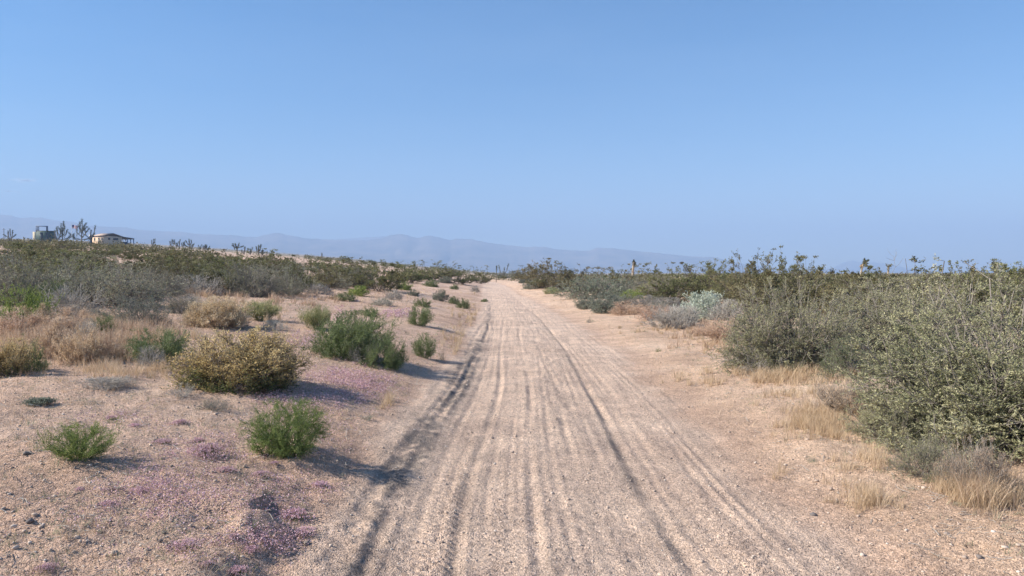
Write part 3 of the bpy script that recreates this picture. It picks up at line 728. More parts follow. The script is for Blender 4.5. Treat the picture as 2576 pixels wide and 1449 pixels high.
shrub("dry_shrub", "reddish tan dry weeds at the foot of the huge bush by the right edge", "dry weeds", 2455, 1258, 150, 1090, 'mound', 'pinkstraw', 209, rx=.5, h=.7, nl=5200, n3=1500, leaf=.035, lw=.12, up=1.4, elev=(20, 88), wood='twig')
shrub("dead_shrub", "bare white forked sticks standing before the huge right bush", "dead bush", 2440, 1190, 120, 1080, 'twiggy', 'grey', 210, nl=10, n3=70, n2=22, n1=7, rx=.6, h=.6, up=.8)
shrub("shrub", "silvery white bush right of the track, brightest of the row", "bush", 1768, 802, 140, 734, 'mound', 'silver', 211, rx=.6, h=.5, nl=9000, n3=1500, leaf=.05, lw=.25, up=1.4)
shrub("dead_shrub", "grey twiggy mound left of the silvery white bush", "dead bush", 1692, 828, 130, 768, 'twiggy', 'grey', 212, nl=2600, n3=1700, rx=.6, h=.42, leaf=.03)
shrub("dead_shrub", "grey twiggy bush right behind the silvery white one", "dead bush", 1822, 808, 100, 752, 'twiggy', 'grey', 213, nl=1800, n3=1500)
shrub("dry_shrub", "pinkish dry weeds below the silvery white bush", "dry weeds", 1812, 862, 120, 800, 'mound', 'pinkstraw', 214, nl=3600, n3=1000, leaf=.05, lw=.12, up=1.8, elev=(30, 88))
shrub("shrub", "green-grey bush on the right verge, right one of a touching pair", "bush", 1532, 788, 88, 737, 'mound', 'sage', 215, nl=5200, n3=1300, leaf=.05, lw=.25, up=1.3)
shrub("shrub", "grey bush on the right verge, left one of a touching pair", "bush", 1478, 778, 66, 738, 'mound', 'sage', 216, nl=4200, n3=1000, leaf=.05, lw=.25, up=1.3)
shrub("shrub", "flat pale green bush behind the touching pair on the right verge", "bush", 1590, 752, 78, 728, 'mound', 'lime', 217, nl=3600, leaf=.05, lw=.3)
shrub("shrub", "mint grey-green bush between the right verge and the creosote", "bush", 1502, 752, 175, 690, 'thorn', 'mint', 218, rx=1.2, h=1.1, nl=9000, leaf=.05)
shrub("shrub", "tiny pale green bush alone on the right bank", "bush", 1386, 740, 42, 722, 'mound', 'palegrass', 219, nl=2600, leaf=.05)
shrub("shrub", "tiny green sprig on the bare right bank", "small plant", 1483, 812, 16, 796, 'mound', 'sage', 220, nl=500, n3=120, leaf=.06)
shrub("shrub", "low grey-green bush at the feet of the creosote, left part of the right bank", "bush", 1345, 727, 60, 702, 'mound', 'sage', 221, nl=3600, leaf=.06, lw=.3)
shrub("shrub", "grey round bush next to the far track, right side", "bush", 1322, 712, 40, 698, 'mound', 'sage', 222, nl=2600, leaf=.07, lw=.3)
shrub("shrub", "green tuft on the sand right of the track in front", "small plant", 1656, 886, 18, 872, 'mound', 'green', 223, nl=400, n3=100, leaf=.06)
shrub("shrub", "star shaped pale weed on the right bank", "small plant", 2042, 1165, 26, 1148, 'mound', 'mint', 224, nl=260, n3=60, leaf=.1, lw=.25, elev=(5, 50))
big_right = [
    (1325, 706, 74, 668, 'creosote', 'creosote', "small creosote in the corner where the track vanishes, right side"),
    (1475, 738, 115, 672, 'creosote', 'creosote', "creosote crowding the mint bush from behind, left one"),
    (1545, 732, 110, 674, 'creosote', 'creosote', "creosote crowding the mint bush from behind, right one"),
    (1625, 735, 100, 676, 'creosote', 'creosote', "olive creosote just right of the short Joshua tree"),
    (1752, 748, 110, 660, 'creosote', 'creosote', "olive creosote straight behind the grey twiggy mound"),
    (1415, 735, 60, 705, 'mound', 'sage', "sage coloured bush at the foot of the first big right creosote"),
    (1300, 700, 46, 680, 'mound', 'sage', "pale sage bush nearest the vanishing track, right side"),
    (1590, 792, 100, 756, 'mound', 'pinkstraw', "pinkish brown dry brush right of the touching pair"),
    (1652, 806, 110, 768, 'mound', 'pinkstraw', "pinkish dry brush at the left foot of the grey twiggy mound"),
    (1722, 812, 90, 778, 'mound', 'sage', "sage bush wedged between the twiggy mound and the silvery one"),
    (1680, 782, 110, 748, 'twiggy', 'grey', "grey thicket above the grey twiggy mound"),
    (1262, 700, 34, 683, 'mound', 'sage', "small pale bush where the far track meets its right bank"),
    (1560, 768, 90, 735, 'mound', 'sage', "grey-green mound right of the touching pair on the verge"),
    (1625, 775, 80, 742, 'twiggy', 'grey', "greyish brush between the verge pair and the twiggy mound"),
    (1660, 790, 70, 758, 'twiggy', 'sage', "grey brush left of the twiggy mound"),
    (1905, 800, 210, 676, 'creosote', 'creosote', "creosote bush standing behind the silvery bush"),
    (1965, 790, 150, 636, 'creosote', 'creosote', "tallest creosote bush on the right, its clumps against the sky"),
    (1890, 775, 130, 632, 'creosote', 'creosote', "tall creosote with a single tall spray beside the tallest one"),
    (2030, 770, 120, 644, 'creosote', 'creosote', "leaning creosote right of the tallest one"),
    (1700, 768, 170, 668, 'creosote', 'creosote', "olive creosote bush just left of the silvery white bush"),
    (1790, 752, 110, 655, 'creosote', 'creosote', "creosote with airy twigs behind the silvery bush"),
    (1395, 728, 130, 660, 'creosote', 'creosote', "tall airy creosote, first big one on the right of the far track"),
    (1355, 718, 95, 650, 'creosote', 'creosote', "creosote with thin sprays against the mountains right of the track"),
    (1440, 735, 120, 672, 'creosote', 'creosote', "broad creosote behind the mint bush, its left side"),
    (1590, 740, 100, 685, 'thorn', 'mint', "grey-green bush at the foot of the short Joshua tree"),
    (1650, 745, 110, 690, 'thorn', 'greygreen', "wide grey thorn bush right of the short Joshua tree"),
    (2370, 860, 220, 690, 'greygreen', 'greygreen', "grey-green bush behind the huge right one"),
    (2500, 830, 190, 676, 'creosote', 'creosote', "creosote rising behind the huge bush at the right edge"),
    (2110, 800, 150, 690, 'creosote', 'creosote', "creosote bush behind the twig-footed grey-green one"),
]
for i, (u, v, w, t, kd, lm, lab) in enumerate(big_right):
    shrub("creosote_bush" if kd == 'creosote' else "shrub", lab, "bush", u, v, w, t, kd, lm, 230 + i, rz=i * 1.7, **(dict(nl=11000, n3=900) if kd == 'creosote' else dict(nl=12000)))

# ------------------------------------------------------------------ scattered shrubs of the middle distance, each an object
WORDS1 = ["", "second ", "third ", "fourth ", "fifth ", "sixth ", "seventh ", "eighth ", "ninth ", "tenth ", "eleventh ", "twelfth ", "thirteenth ", "fourteenth ", "fifteenth "]
scatter = []
rs = np.random.default_rng(77)
def ok(x, y, r):
    for (a, b, c) in LAND:
        if (a - x) ** 2 + (b - y) ** 2 < (r * .75 + c * .75) ** 2: return False
    return True
_frontL = ([-1200, 0, 250, 430, 600, 760, 1000, 1120, 1200, 1230], [800, 775, 760, 742, 735, 730, 712, 704, 699, 697])
_frontR = ([1255, 1300, 1400, 1500, 1700, 1900, 2100, 2300, 2600, 3400], [694, 700, 712, 730, 750, 770, 800, 830, 860, 880])
_FU = np.linspace(-1600, 4200, 291)
_FY = ground_many(_FU, np.where(_FU < 1240, np.interp(_FU, *_frontL), np.interp(_FU, *_frontR)))[1]
def front_y(u):
    return float(np.interp(u, _FU, _FY))
def try_scatter(n, ylo, yhi, kinds, spacing):
    got = 0; tries = 0
    while got < n and tries < n * 40:
        tries += 1
        y = math.sqrt(rs.uniform(ylo ** 2, yhi ** 2))
        b = rs.uniform(-.82, .82); x = b * y
        u = 1288 + 1845 * b
        s = x - float(road_x(y))
        kd, lm, wlo, whi, hlo, hhi, nm = kinds[rs.integers(0, len(kinds))]
        if s > -2.0 - (y > 30) * .5 and s < 2.7: continue
        if y < front_y(u): continue
        w = rs.uniform(wlo, whi); r = w / 2
        if kd == 'creosote' and -5 < s < 5 and w > 2: continue
        if not ok(x, y, r * spacing): continue
        hh = (hlo + (hhi * 1.12 - hlo) * rs.uniform() ** 1.3) * ((1.08 if b < .3 else .84) if s > 0 else (.62 if b < -.4 else .8))
        if y > 60: hh *= .9
        LAND.append((x, y, r)); got += 1
        scatter.append((x, y, w, hh, kd, lm, nm, int(rs.integers(0, 5)), rs.uniform(0, 6.28)))
CRE = ('creosote', 'creosote', 1.7, 3.0, 1.35, 2.0, 'creosote_bush')
THO = ('thorn', 'thorn', 1.4, 2.4, .8, 1.25, 'thorn_bush')
GRG = ('greygreen', 'greygreen', 1.4, 2.4, .8, 1.3, 'saltbush')
SAG = ('mound', 'sage', .7, 1.3, .4, .7, 'sage_bush')
GRE = ('mound', 'green', .5, 1.0, .35, .6, 'green_bush')
try_scatter(150, 14, 40, [CRE, CRE, CRE, THO, GRG, THO, SAG], .8)
try_scatter(190, 38, 75, [CRE, CRE, CRE, CRE, THO, GRG, SAG, SAG], .7)
try_scatter(120, 72, 120, [CRE, CRE, CRE, THO, SAG], .7)
try_scatter(45, 14, 60, [SAG, GRE], .5)
LOOK = {'creosote_bush': ("creosote bush", "bush", "olive creosote bushes over the plain"), 'thorn_bush': ("thorn bush", "bush", "dark grey thorn bushes over the plain"),
        'saltbush': ("grey-green saltbush", "bush", "pale grey-green saltbushes over the plain"), 'sage_bush': ("low sage bush", "bush", "low sage grey bushes over the plain"),
        'green_bush': ("small green bush", "bush", "small green bushes over the plain")}
ZONES = [(-900, 110, "below the green shed"), (110, 215, "below the flag"), (215, 330, "below the beige house"), (330, 470, "below the forked Joshua tree"), (470, 620, "below the flat-topped Joshua"),
         (620, 780, "behind the rounded tan bush"), (780, 960, "behind the leaning green bush"), (960, 1100, "behind the round green bushes"), (1100, 1235, "just left of the far track"),
         (1235, 1400, "just right of the far track"), (1400, 1560, "behind the mint bush"), (1560, 1700, "round the short Joshua tree"), (1700, 1860, "behind the silvery bush"), (1860, 2040, "behind the tallest creosote"),
         (2040, 2200, "near the hooked Joshua tree"), (2200, 2380, "near the slim Joshua post"), (2380, 2576, "behind the huge right bush"), (2576, 9999, "off the right edge")]
DEPTHS = [(0, 26, "front row"), (26, 45, "middle rows"), (45, 70, "far rows"), (70, 999, "farthest rows")]
cells = {}
for it in scatter:
    x, y, w, hh, kd, lm, nm, vs, rz = it
    u, v = project(x, y, h1(x, y))
    z = next(s for a, b, s in ZONES if a <= u < b) if u >= -900 else ZONES[0][2]
    d = next(s for a, b, s in DEPTHS if a <= y < b)
    cells.setdefault((nm, z, d), []).append((u, it))
N_SCAT = 0
for (nm, z, d), lst in sorted(cells.items()):
    lst.sort(key=lambda t: t[0])
    phrase, cat, grp = LOOK[nm]
    for k, (u, (x, y, w, hh, kd, lm, _n, vs, rz)) in enumerate(lst):
        far = y > 42
        over = dict(nl=2600, n3=300, n2=50, leaf=.07, n1=9) if far else dict(nl=8200, n3=700, leaf=.042)
        if kd == 'creosote': over['nl'] = 3400 if far else 9500
        me = plant_meshes(kd, lm, 300 + vs, True, None, **over)
        pr = KIND[kd]
        if me.name not in _ext: _ext[me.name] = extent(me)
        sx = w / (2 * _ext[me.name][0]); sz = hh / _ext[me.name][1]
        zg = h1(x, y)
        o = link(nm, me, None, (x, y, zg - .03)); o.rotation_euler = (0, 0, rz); o.scale = (sx, sx, sz)
        if len(lst) == 1: lab = f"only {phrase} {z}, {d}"
        elif k == 0: lab = f"leftmost {phrase} {z}, {d}"
        elif k == len(lst) - 1: lab = f"rightmost {phrase} {z}, {d}"
        else: lab = f"{WORDS1[k]}{phrase} from left {z}, {d}"
        tag(o, lab, cat, grp); N_SCAT += 1
print("scattered", N_SCAT)

# ------------------------------------------------------------------ far brush: one mass
def far_brush():
    rng = np.random.default_rng(5)
    n = 5200
    y = np.exp(rng.uniform(math.log(105), math.log(900), n)); b = rng.uniform(-.8, .8, n); x = b * y
    s = x - road_x(y)
    keep = ((s < -3) | (s > 4)) & (vnoise(x / 30, y / 50, 91) > -.1) & ~((x < -.28 * y) & (x > -.60 * y) & (y > 170) & (y < 460) & (rng.uniform(size=n) > .08))
    x, y = x[keep], y[keep]
    z = H(x, y, detail=False); n = len(x)
    k = 46
    w = rng.uniform(.7, 1.3, n); h = rng.uniform(.6, 1.5, n)
    D = nrm(rng.normal(size=(n, k, 3))); D[..., 2] = np.abs(D[..., 2])
    P = D * rng.uniform(.4, 1.05, (n, k, 1)) * np.stack([w, w, h], -1)[:, None]
    P = P + np.stack([x, y, z], -1)[:, None]
    g = Geo()
    t = (.5 + .2 * rng.normal(size=(n, k)) + .15 * rng.normal(size=(n, 1))).ravel()
    g.leaves(P.reshape(-1, 3), (D + rng.normal(size=D.shape) * .5).reshape(-1, 3), np.repeat(.34 * np.ones(n), k) * rng.uniform(.6, 1.4, n * k), .2 * rng.uniform(.6, 1.4, n * k), t, 0, rng)
    tag(link("distant_brush", g.mesh("distant_brush", [M['creosote_far']])), "distant brush covering the far plain", kind='stuff')
far_brush()

# ------------------------------------------------------------------ Joshua trees
def joshua(name, label, u, dist, vtop, spec, pale=False, group=None, vbase=None, seed=0, girth=1.0, blade=.28, headn=70, fat=1.0):
    if dist > 200: fat *= 1.35; headn = int(headn * 1.7)
    """spec: limbs as lists of (side, height) knots in shares of the tree's height; the last knot carries a leaf head"""
    rng = np.random.default_rng(900 + seed)
    x, y = on_bearing(u, dist)
    zg = h1(x, y)
    hh = height_to(vtop, y, zg)
    root = empty(name, (x, y, zg - .05))
    tag(root, label, "joshua tree", group)
    g = Geo(); f = Geo(); sk = Geo()
    R0 = .085 * hh ** .5 * girth
    for li, limb in enumerate(spec):
        pts = np.array([(a * hh, rng.normal() * .05 * hh * (0 if i == 0 and li == 0 else 1), b * hh) for i, (a, b) in enumerate(limb)], float)
        if li: pts[0, 1] = 0
        t = np.linspace(0, 1, 9); tt = np.linspace(0, 1, len(pts))
        P = np.stack([np.interp(t, tt, pts[:, c]) for c in range(3)], 1)[None]
        r = R0 * (1.15 if li == 0 else .75) * np.linspace(1.15 if li == 0 else 1, .7, 9)[None]
        g.tubes(P, r, 0, 7)
        end = P[0, -1]; d = nrm(P[0, -1] - P[0, -3])
        hl = (.11 * hh + .12) * fat
        m = headn
        c = end[None] - d[None] * hl * rng.uniform(-.35, 1.1, (m, 1))
        dd = nrm(rng.normal(size=(m, 3)) + d * .8)
        f.leaves(c, dd, blade * (hh / 3) ** .5 * rng.uniform(.7, 1.15, m), .045 * (hh / 3) ** .5, rng.uniform(.2, .9, m), 0, rng)
        m2 = headn
        c = end[None] - d[None] * hl * rng.uniform(1.0, 2.4, (m2, 1))
        dd = nrm(rng.normal(size=(m2, 3)) * .6 - d * 1.2)
        sk.leaves(c, dd, blade * .7 * (hh / 3) ** .5, .05, rng.uniform(.2, .9, m2), 0, rng)
    link("trunk", g.mesh("trunk", [M['joshua_pale' if pale else 'joshua_bark']]), root)
    link("crown", f.mesh("crown", [M['joshua_leaf']]), root)
    link("dead_leaf_skirt", sk.mesh("dead_leaf_skirt", [M['straw' if pale else 'creosote_far']]), root)
    return root
FU = 2576 / 3840.0
fork = [[(0, 0), (.02, .45), (.02, .6)], [(0, .3), (-.18, .5), (-.2, .8)], [(.02, .45), (.2, .62), (.24, 1)], [(.02, .5), (.06, .75), (.05, .95)]]
twin = [[(0, 0), (-.12, .35), (-.14, .78)], [(-.02, .05), (.12, .4), (.12, .95)], [(-.12, .4), (-.3, .55), (-.32, .8)], [(.1, .5), (.26, .66), (.3, .98)], [(.12, .55), (.02, .75), (0, 1)]]
lean = [[(0, 0), (.0, .4), (.08, .8), (.1, 1)], [(0, .25), (-.25, .45), (-.3, .62)]]
vee = [[(0, 0), (0, .4)], [(0, .3), (-.22, .55), (-.3, .9)], [(0, .35), (.2, .6), (.3, 1)], [(0, .4), (.05, .75)]]
umb = [[(0, 0), (0, .7)], [(0, .62), (-.2, .72), (-.42, .86)], [(0, .62), (.22, .72), (.45, .80)], [(0, .65), (-.12, .85), (-.18, 1)], [(0, .65), (.1, .85), (.15, 1)], [(0, .7), (-.3, .78), (-.35, .98)]]
bigc = [[(0, 0), (0, .5), (.02, .82)], [(0, .2), (-.3, .38), (-.55, .62)], [(0, .25), (.25, .38), (.42, .5)], [(0, .45), (-.2, .7), (-.3, .88)], [(0, .45), (.2, .75), (.2, .92)], [(0, .6), (.02, 1)], [(-.3, .38), (-.45, .45)]]
post = [[(0, 0), (.02, .5), (.03, .93)]]
stub = [[(0, 0), (.0, .5), (.02, .93)], [(.02, .7), (.06, .86)]]
hook = [[(0, 0), (.0, .4), (.03, .75)], [(.02, .7), (.05, .95)], [(.03, .8), (.18, .93)], [(0, .3), (-.12, .42)]]
bushy = [[(0, 0), (-.05, .4), (-.1, .85)], [(0, .1), (.2, .5), (.25, .9)], [(0, .1), (.05, .6), (.05, 1)], [(-.05, .4), (-.35, .6)], [(.1, .3), (.4, .6)]]
bigtree = [[(0, 0), (.0, .35), (.02, .7)], [(0, .3), (-.16, .5), (-.2, .7)], [(0, .3), (.16, .45), (.26, .62)], [(0, .4), (-.1, .7), (-.08, .88)], [(.02, .5), (.1, .75), (.12, .85)], [(.02, .6), (.02, 1)],
           [(0, .2), (-.35, .3), (-.5, .45)], [(0, .2), (.4, .3), (.52, .42)], [(-.1, .2), (-.3, .22), (-.36, .34)], [(.1, .2), (.28, .24), (.34, .36)], [(0, .55), (-.12, .75)], [(0, .55), (.13, .7)]]
for i, (uf, vt, sp, dist, lab) in enumerate([
    (577, 897, fork, 330, "forked Joshua tree standing alone, first to the right of the beige house"),
    (648, 900, twin, 330, "bushy Joshua tree at the left end of the cluster on the ridge"),
    (664, 907, vee, 340, "small V-shaped Joshua tree second in the ridge cluster"),
    (674, 900, lean, 330, "leaning Joshua tree with one low arm in the ridge cluster"),
    (688, 908, fork, 335, "stocky Joshua tree in the middle of the ridge cluster"),
    (711, 899, bigc, 330, "largest Joshua tree of the ridge cluster, arms spread wide"),
    (722, 914, vee, 335, "short Joshua tree at the right end of the ridge cluster"),
    (752, 918, vee, 420, "very small Joshua tree right of the ridge cluster"),
    (770, 919, twin, 260, "Joshua tree with a pale foot, left of a touching pair"),
    (782, 924, vee, 260, "slanted Joshua tree, right of a touching pair"),
    (891, 915, umb, 230, "flat-topped umbrella-shaped Joshua tree"),
    (917, 927, lean, 230, "thin crooked Joshua tree just right of the flat-topped one"),
    (939, 930, vee, 230, "cup-shaped small Joshua tree right of the crooked one"),
    (970, 920, fork, 220, "tall forked Joshua tree, right end of the left row"),
    (984, 938, bushy, 220, "low round Joshua tree at the foot of the row's right end"),
    (1002, 942, post, 210, "stumpy Joshua post, last on the left ridge"),
    (38, 862, bushy, 300, "dark bushy Joshua tree at the far left, left of the green shed"),
    (235, 834, bigtree, 330, "tall many-headed Joshua tree between the green shed and the flag"),
    (310, 825, bigtree, 330, "tallest Joshua tree, between the flag and the beige house"),
    (215, 858, bushy, 320, "low Joshua tree right of the green shed"),
    (340, 850, vee, 330, "small Joshua tree at the left of the beige house"),
    (1207, 950, post, 210, "thin dark Joshua post above the left creosote row"),
]):
    joshua("joshua_tree", lab, uf * FU, dist, vt * FU, sp, group="Joshua trees on the left ridge", seed=i, girth=.75 if uf in (235, 310) else 1.1, blade=.42, headn=80)
joshua("joshua_tree", "single-headed short Joshua tree with a pale trunk among the right-hand creosote", 1592, 85, 653, stub, pale=True, seed=40, girth=.95, blade=.24, headn=300, fat=.9)
joshua("joshua_tree", "hooked Joshua tree post above the grey-green bushes on the right", 2167, 75, 650, hook, pale=True, seed=41, girth=.7, blade=.2, headn=200, fat=.8)
joshua("joshua_tree", "slim slanted Joshua post right of the bare sapling", 2232, 75, 667, post, pale=True, seed=42, girth=.7, blade=.2, headn=200, fat=.9)
joshua("joshua_tree", "slim dark Joshua post on the skyline beside the far track", 1248, 130, 668, post, seed=43, girth=.35, headn=160, blade=.2)
joshua("joshua_tree", "tiny Joshua tree just right of the slim dark post at the far track", 1267, 150, 665, vee, seed=44, girth=.5)
shrub("creosote_bush", "tiny dark creosote at the left edge of the far track", "bush", 1219, 713, 20, 691, 'creosote', 'creosote', 266)
# bare sapling against the sky
def sapling():
    rng = np.random.default_rng(4)
    x, y = on_bearing(2207, 30); zg = h1(x, y); hh = height_to(630, y, zg)
    root = empty("dead_sapling", (x, y, zg - .03)); tag(root, "thin bare leafless sapling sticking into the sky on the right", "dead plant")
    A = np.zeros((1, 3)); B = np.array([[.35 * hh, .1, hh]])
    P = curve(A, B, .1, 8, rng, .02)
    g = Geo(); g.tubes(P, .012 * np.linspace(1, .35, 8)[None], 0)
    i = rng.integers(2, 7, 16); S0 = P[0, i]
    E = S0 + np.stack([rng.uniform(-.55, .3, 16), rng.uniform(-.3, .3, 16), rng.uniform(.1, .5, 16)], 1) * hh * .5
    g.tubes(curve(S0, E, .2, 5, rng, .06), .006 * np.linspace(1, .4, 5)[None] * np.ones((16, 1)), 0)
    link("branches", g.mesh("branches", [M['twig']]), root)
sapling()
# ------------------------------------------------------------------ buildings and the things about them
def boxes(lst):
    """[(x0,x1,y0,y1,z0,z1)] -> verts, quads"""
    V = []; Q = []
    for (a, b, c, d, e, f) in lst:
        n = len(V)
        V += [(a, c, e), (b, c, e), (b, d, e), (a, d, e), (a, c, f), (b, c, f), (b, d, f), (a, d, f)]
        Q += [(n, n + 3, n + 2, n + 1), (n + 4, n + 5, n + 6, n + 7), (n, n + 1, n + 5, n + 4), (n + 1, n + 2, n + 6, n + 5), (n + 2, n + 3, n + 7, n + 6), (n + 3, n, n + 4, n + 7)]
    return V, Q
def part_boxes(name, lst, mat, parent):
    V, Q = boxes(lst)
    return link(name, np_mesh(name, V, Q, None, [mat]), parent)
M['stucco'] = flat_mat('stucco', (.66, .48, .33), .9, .06, 1.2)
M['roof'] = flat_mat('tan_roof', (.47, .35, .27), .85, .12, 2.0)
M['fascia'] = flat_mat('dark_fascia', (.10, .075, .065), .7, .1, 2)
M['glassd'] = flat_mat('dark_glass', (.05, .06, .07), .2, .1, 2)
M['greenm'] = flat_mat('green_metal', (.06, .10, .085), .6, .2, 1.5)
M['bluem'] = flat_mat('blue_grey_steel', (.20, .24, .33), .5, .1, 2)
M['white'] = flat_mat('white_paint', (.78, .78, .76), .5, .05, 2)
M['beigew'] = flat_mat('beige_block', (.52, .46, .34), .9, .1, 1)
M['carp'] = flat_mat('dark_car_paint', (.035, .045, .06), .25, .1, 1)
M['rubber'] = flat_mat('tyre', (.02, .02, .02), .9, .1, 3)
M['red'] = flat_mat('flag_red', (.45, .04, .05), .8, .05, 3)
M['navy'] = flat_mat('flag_blue', (.03, .04, .16), .8, .05, 3)

HD = 400.0
def house():
    u = 391 * FU
    x, y = on_bearing(u, HD * .86)
    k = y * FU / 1845.0            # metres per photo pixel at that depth
    zg = h1(x, y)
    zb = zg - .6
    ev = EYE + (1030 - 884.5) / 2750 * y - zb     # eave height above the root
    ap = EYE + (1030 - 874.5) / 2750 * y - zb
    ff = EYE + (1030 - 914) / 2750 * y - zb       # ground floor level
    root = empty("house", (x, y, zb))
    rz = math.atan2(-.425, .906)   # local +x looks along the front's outward normal
    root.rotation_euler = (0, 0, rz)
    tag(root, "beige two-storey house with a tan gable roof and an open porch on the ridge", "house")
    # local frame: +x = outward from the gable front, +y = to the right along the front; the near left corner at the origin
    Wf = 61 * k / .81; L = 38 * k / .60
    part_boxes("wall", [(-L, 0, 0, Wf, -1.5, ev)], M['stucco'], root)
    # gable infill and the roof
    V = [(.003, 0, ev), (.003, Wf, ev), (.003, Wf / 2, ap - .15), (-L + .1, 0, ev), (-L + .1, Wf, ev), (-L + .1, Wf / 2, ap - .15)]
    link("gable", np_mesh("gable", V, [(0, 3, 4, 1)], [(0, 1, 2), (3, 5, 4)], [M['fascia']]), root)
    o = .4; th = .12
    V = []; Q = []
    for sgn in (0, 1):
        y0 = -o if sgn == 0 else Wf + o
        ez = ev - o * (ap - ev) / (Wf / 2) + .1
        n = len(V)
        V += [(-L - o, y0, ez), (o, y0, ez), (o, Wf / 2, ap + .1), (-L - o, Wf / 2, ap + .1)]
        V += [(a, b, c + th) for a, b, c in V[n:n + 4]]
        Q += [(n, n + 1, n + 2, n + 3), (n + 4, n + 7, n + 6, n + 5), (n, n + 4, n + 5, n + 1), (n + 1, n + 5, n + 6, n + 2), (n + 3, n + 2, n + 6, n + 7), (n, n + 3, n + 7, n + 4)]
    rf = link("roof", np_mesh("roof", V, Q, None, [M['roof']]), root)
    # dark barge boards on the front
    V = []; Q = []
    ez = ev - o * (ap - ev) / (Wf / 2) + .1
    for a, b, c, d in ((-o, ez, Wf / 2, ap + .1), (Wf + o, ez, Wf / 2, ap + .1)):
        n = len(V)
        V += [(o + .03, a, b - .12), (o + .03, c, d - .12), (o + .03, c, d + th), (o + .03, a, b + th)]
        Q += [(n, n + 1, n + 2, n + 3)]
    link("barge_board", np_mesh("barge_board", V, Q, None, [M['fascia']]), rf)
    # windows of the lit side (three up, two down) and of the front
    H1 = ev - 1.3; H0 = ff + 1.1
    for fx in (.16, .42, .80):
        f = part_boxes("window", [(-L * fx - .5, -L * fx + .5, -.06, .02, H1 - .55, H1 + .55)], M['glassd'], root)
        part_boxes("sill", [(-L * fx - .6, -L * fx + .6, -.12, -.001, H1 - .68, H1 - .56)], M['white'], f)
    for fx in (.30, .48):
        part_boxes("window", [(-L * fx - .4, -L * fx + .4, -.05, .02, H0 - .4, H0 + .4)], M['glassd'], root)
    for fy, w in ((.30, .5), (.60, .75), (.72, .75)):
        part_boxes("window", [(-.02, .06, Wf * fy - w, Wf * fy + w, H1 - .5, H1 + .5)], M['glassd'], root)
    # porch: sloping roof on posts to the right
    Lp = 42 * k / .81
    z1 = ev + .15; z2 = ev - 4.5 * k
    V = [(.4, Wf, z1), (.4, Wf + Lp, z2), (-L * .8, Wf + Lp, z2), (-L * .8, Wf, z1)]
    V += [(a, b, c - .45) for a, b, c in V]
    link("porch_roof", np_mesh("porch_roof", V, [(0, 1, 2, 3), (4, 7, 6, 5), (0, 4, 5, 1), (1, 5, 6, 2), (2, 6, 7, 3), (3, 7, 4, 0)], None, [M['fascia']]), root)
    for fy in (.46, .72, .97):
        zt = z1 + (z2 - z1) * fy - .45
        for xx in (.1, -L * .7):
            part_boxes("post", [(xx - .16, xx + .16, Wf + Lp * fy - .16, Wf + Lp * fy + .16, -1.5, zt)], M['bluem'], root)
    # dark parked car under the porch
    c = empty("car", (0, 0, 0)); tag(c, "dark car parked under the porch of the beige house", "car")
    # world place of a local point
    def wl(a, b): return (x + a * math.cos(rz) - b * math.sin(rz), y + a * math.sin(rz) + b * math.cos(rz))
    cx, cy = wl(-2.0, Wf + Lp * .45)
    c.location = (cx, cy, zb + ff - .1); c.rotation_euler = (0, 0, rz)
    prof = [(-2.2, .35), (-2.2, .85), (-1.5, .95), (-.9, 1.45), (.7, 1.5), (1.3, 1.0), (2.15, .85), (2.2, .35)]
    V = [(sx * .85 * (1 if z < 1.2 else .8), py, z) for sx in (-1, 1) for py, z in prof]
    n = len(prof)
    Q = [(i, (i + 1) % n, n + (i + 1) % n, n + i) for i in range(n)]
    me = bpy.data.meshes.new("body"); me.from_pydata(V, [], Q + [tuple(range(n))[::-1], tuple(range(n, 2 * n))]); me.materials.append(M['carp'])
    link("body", me, c)
    for sx in (-1, 1):
        for py in (-1.35, 1.35):
            a = np.linspace(0, 2 * np.pi, 15)[:-1]
            V = [(sx * .78 + d, py + .33 * math.cos(t), .33 + .33 * math.sin(t)) for d in (-.1, .12) for t in a]
            me = bpy.data.meshes.new("wheel"); m = 14
            me.from_pydata(V, [], [(i, (i + 1) % m, m + (i + 1) % m, m + i) for i in range(m)] + [tuple(range(m))[::-1], tuple(range(m, 2 * m))]); me.materials.append(M['rubber'])
            link("wheel", me, c)
    for (lx, ly, w, h, d) in ((3, Wf * .62, 9.5, 1.5, 1.5),):
        pass
    return wl, zb, ff, k, Wf, L, Lp
wl, zb, ff, kk, Wf, Lh, Lp = house()

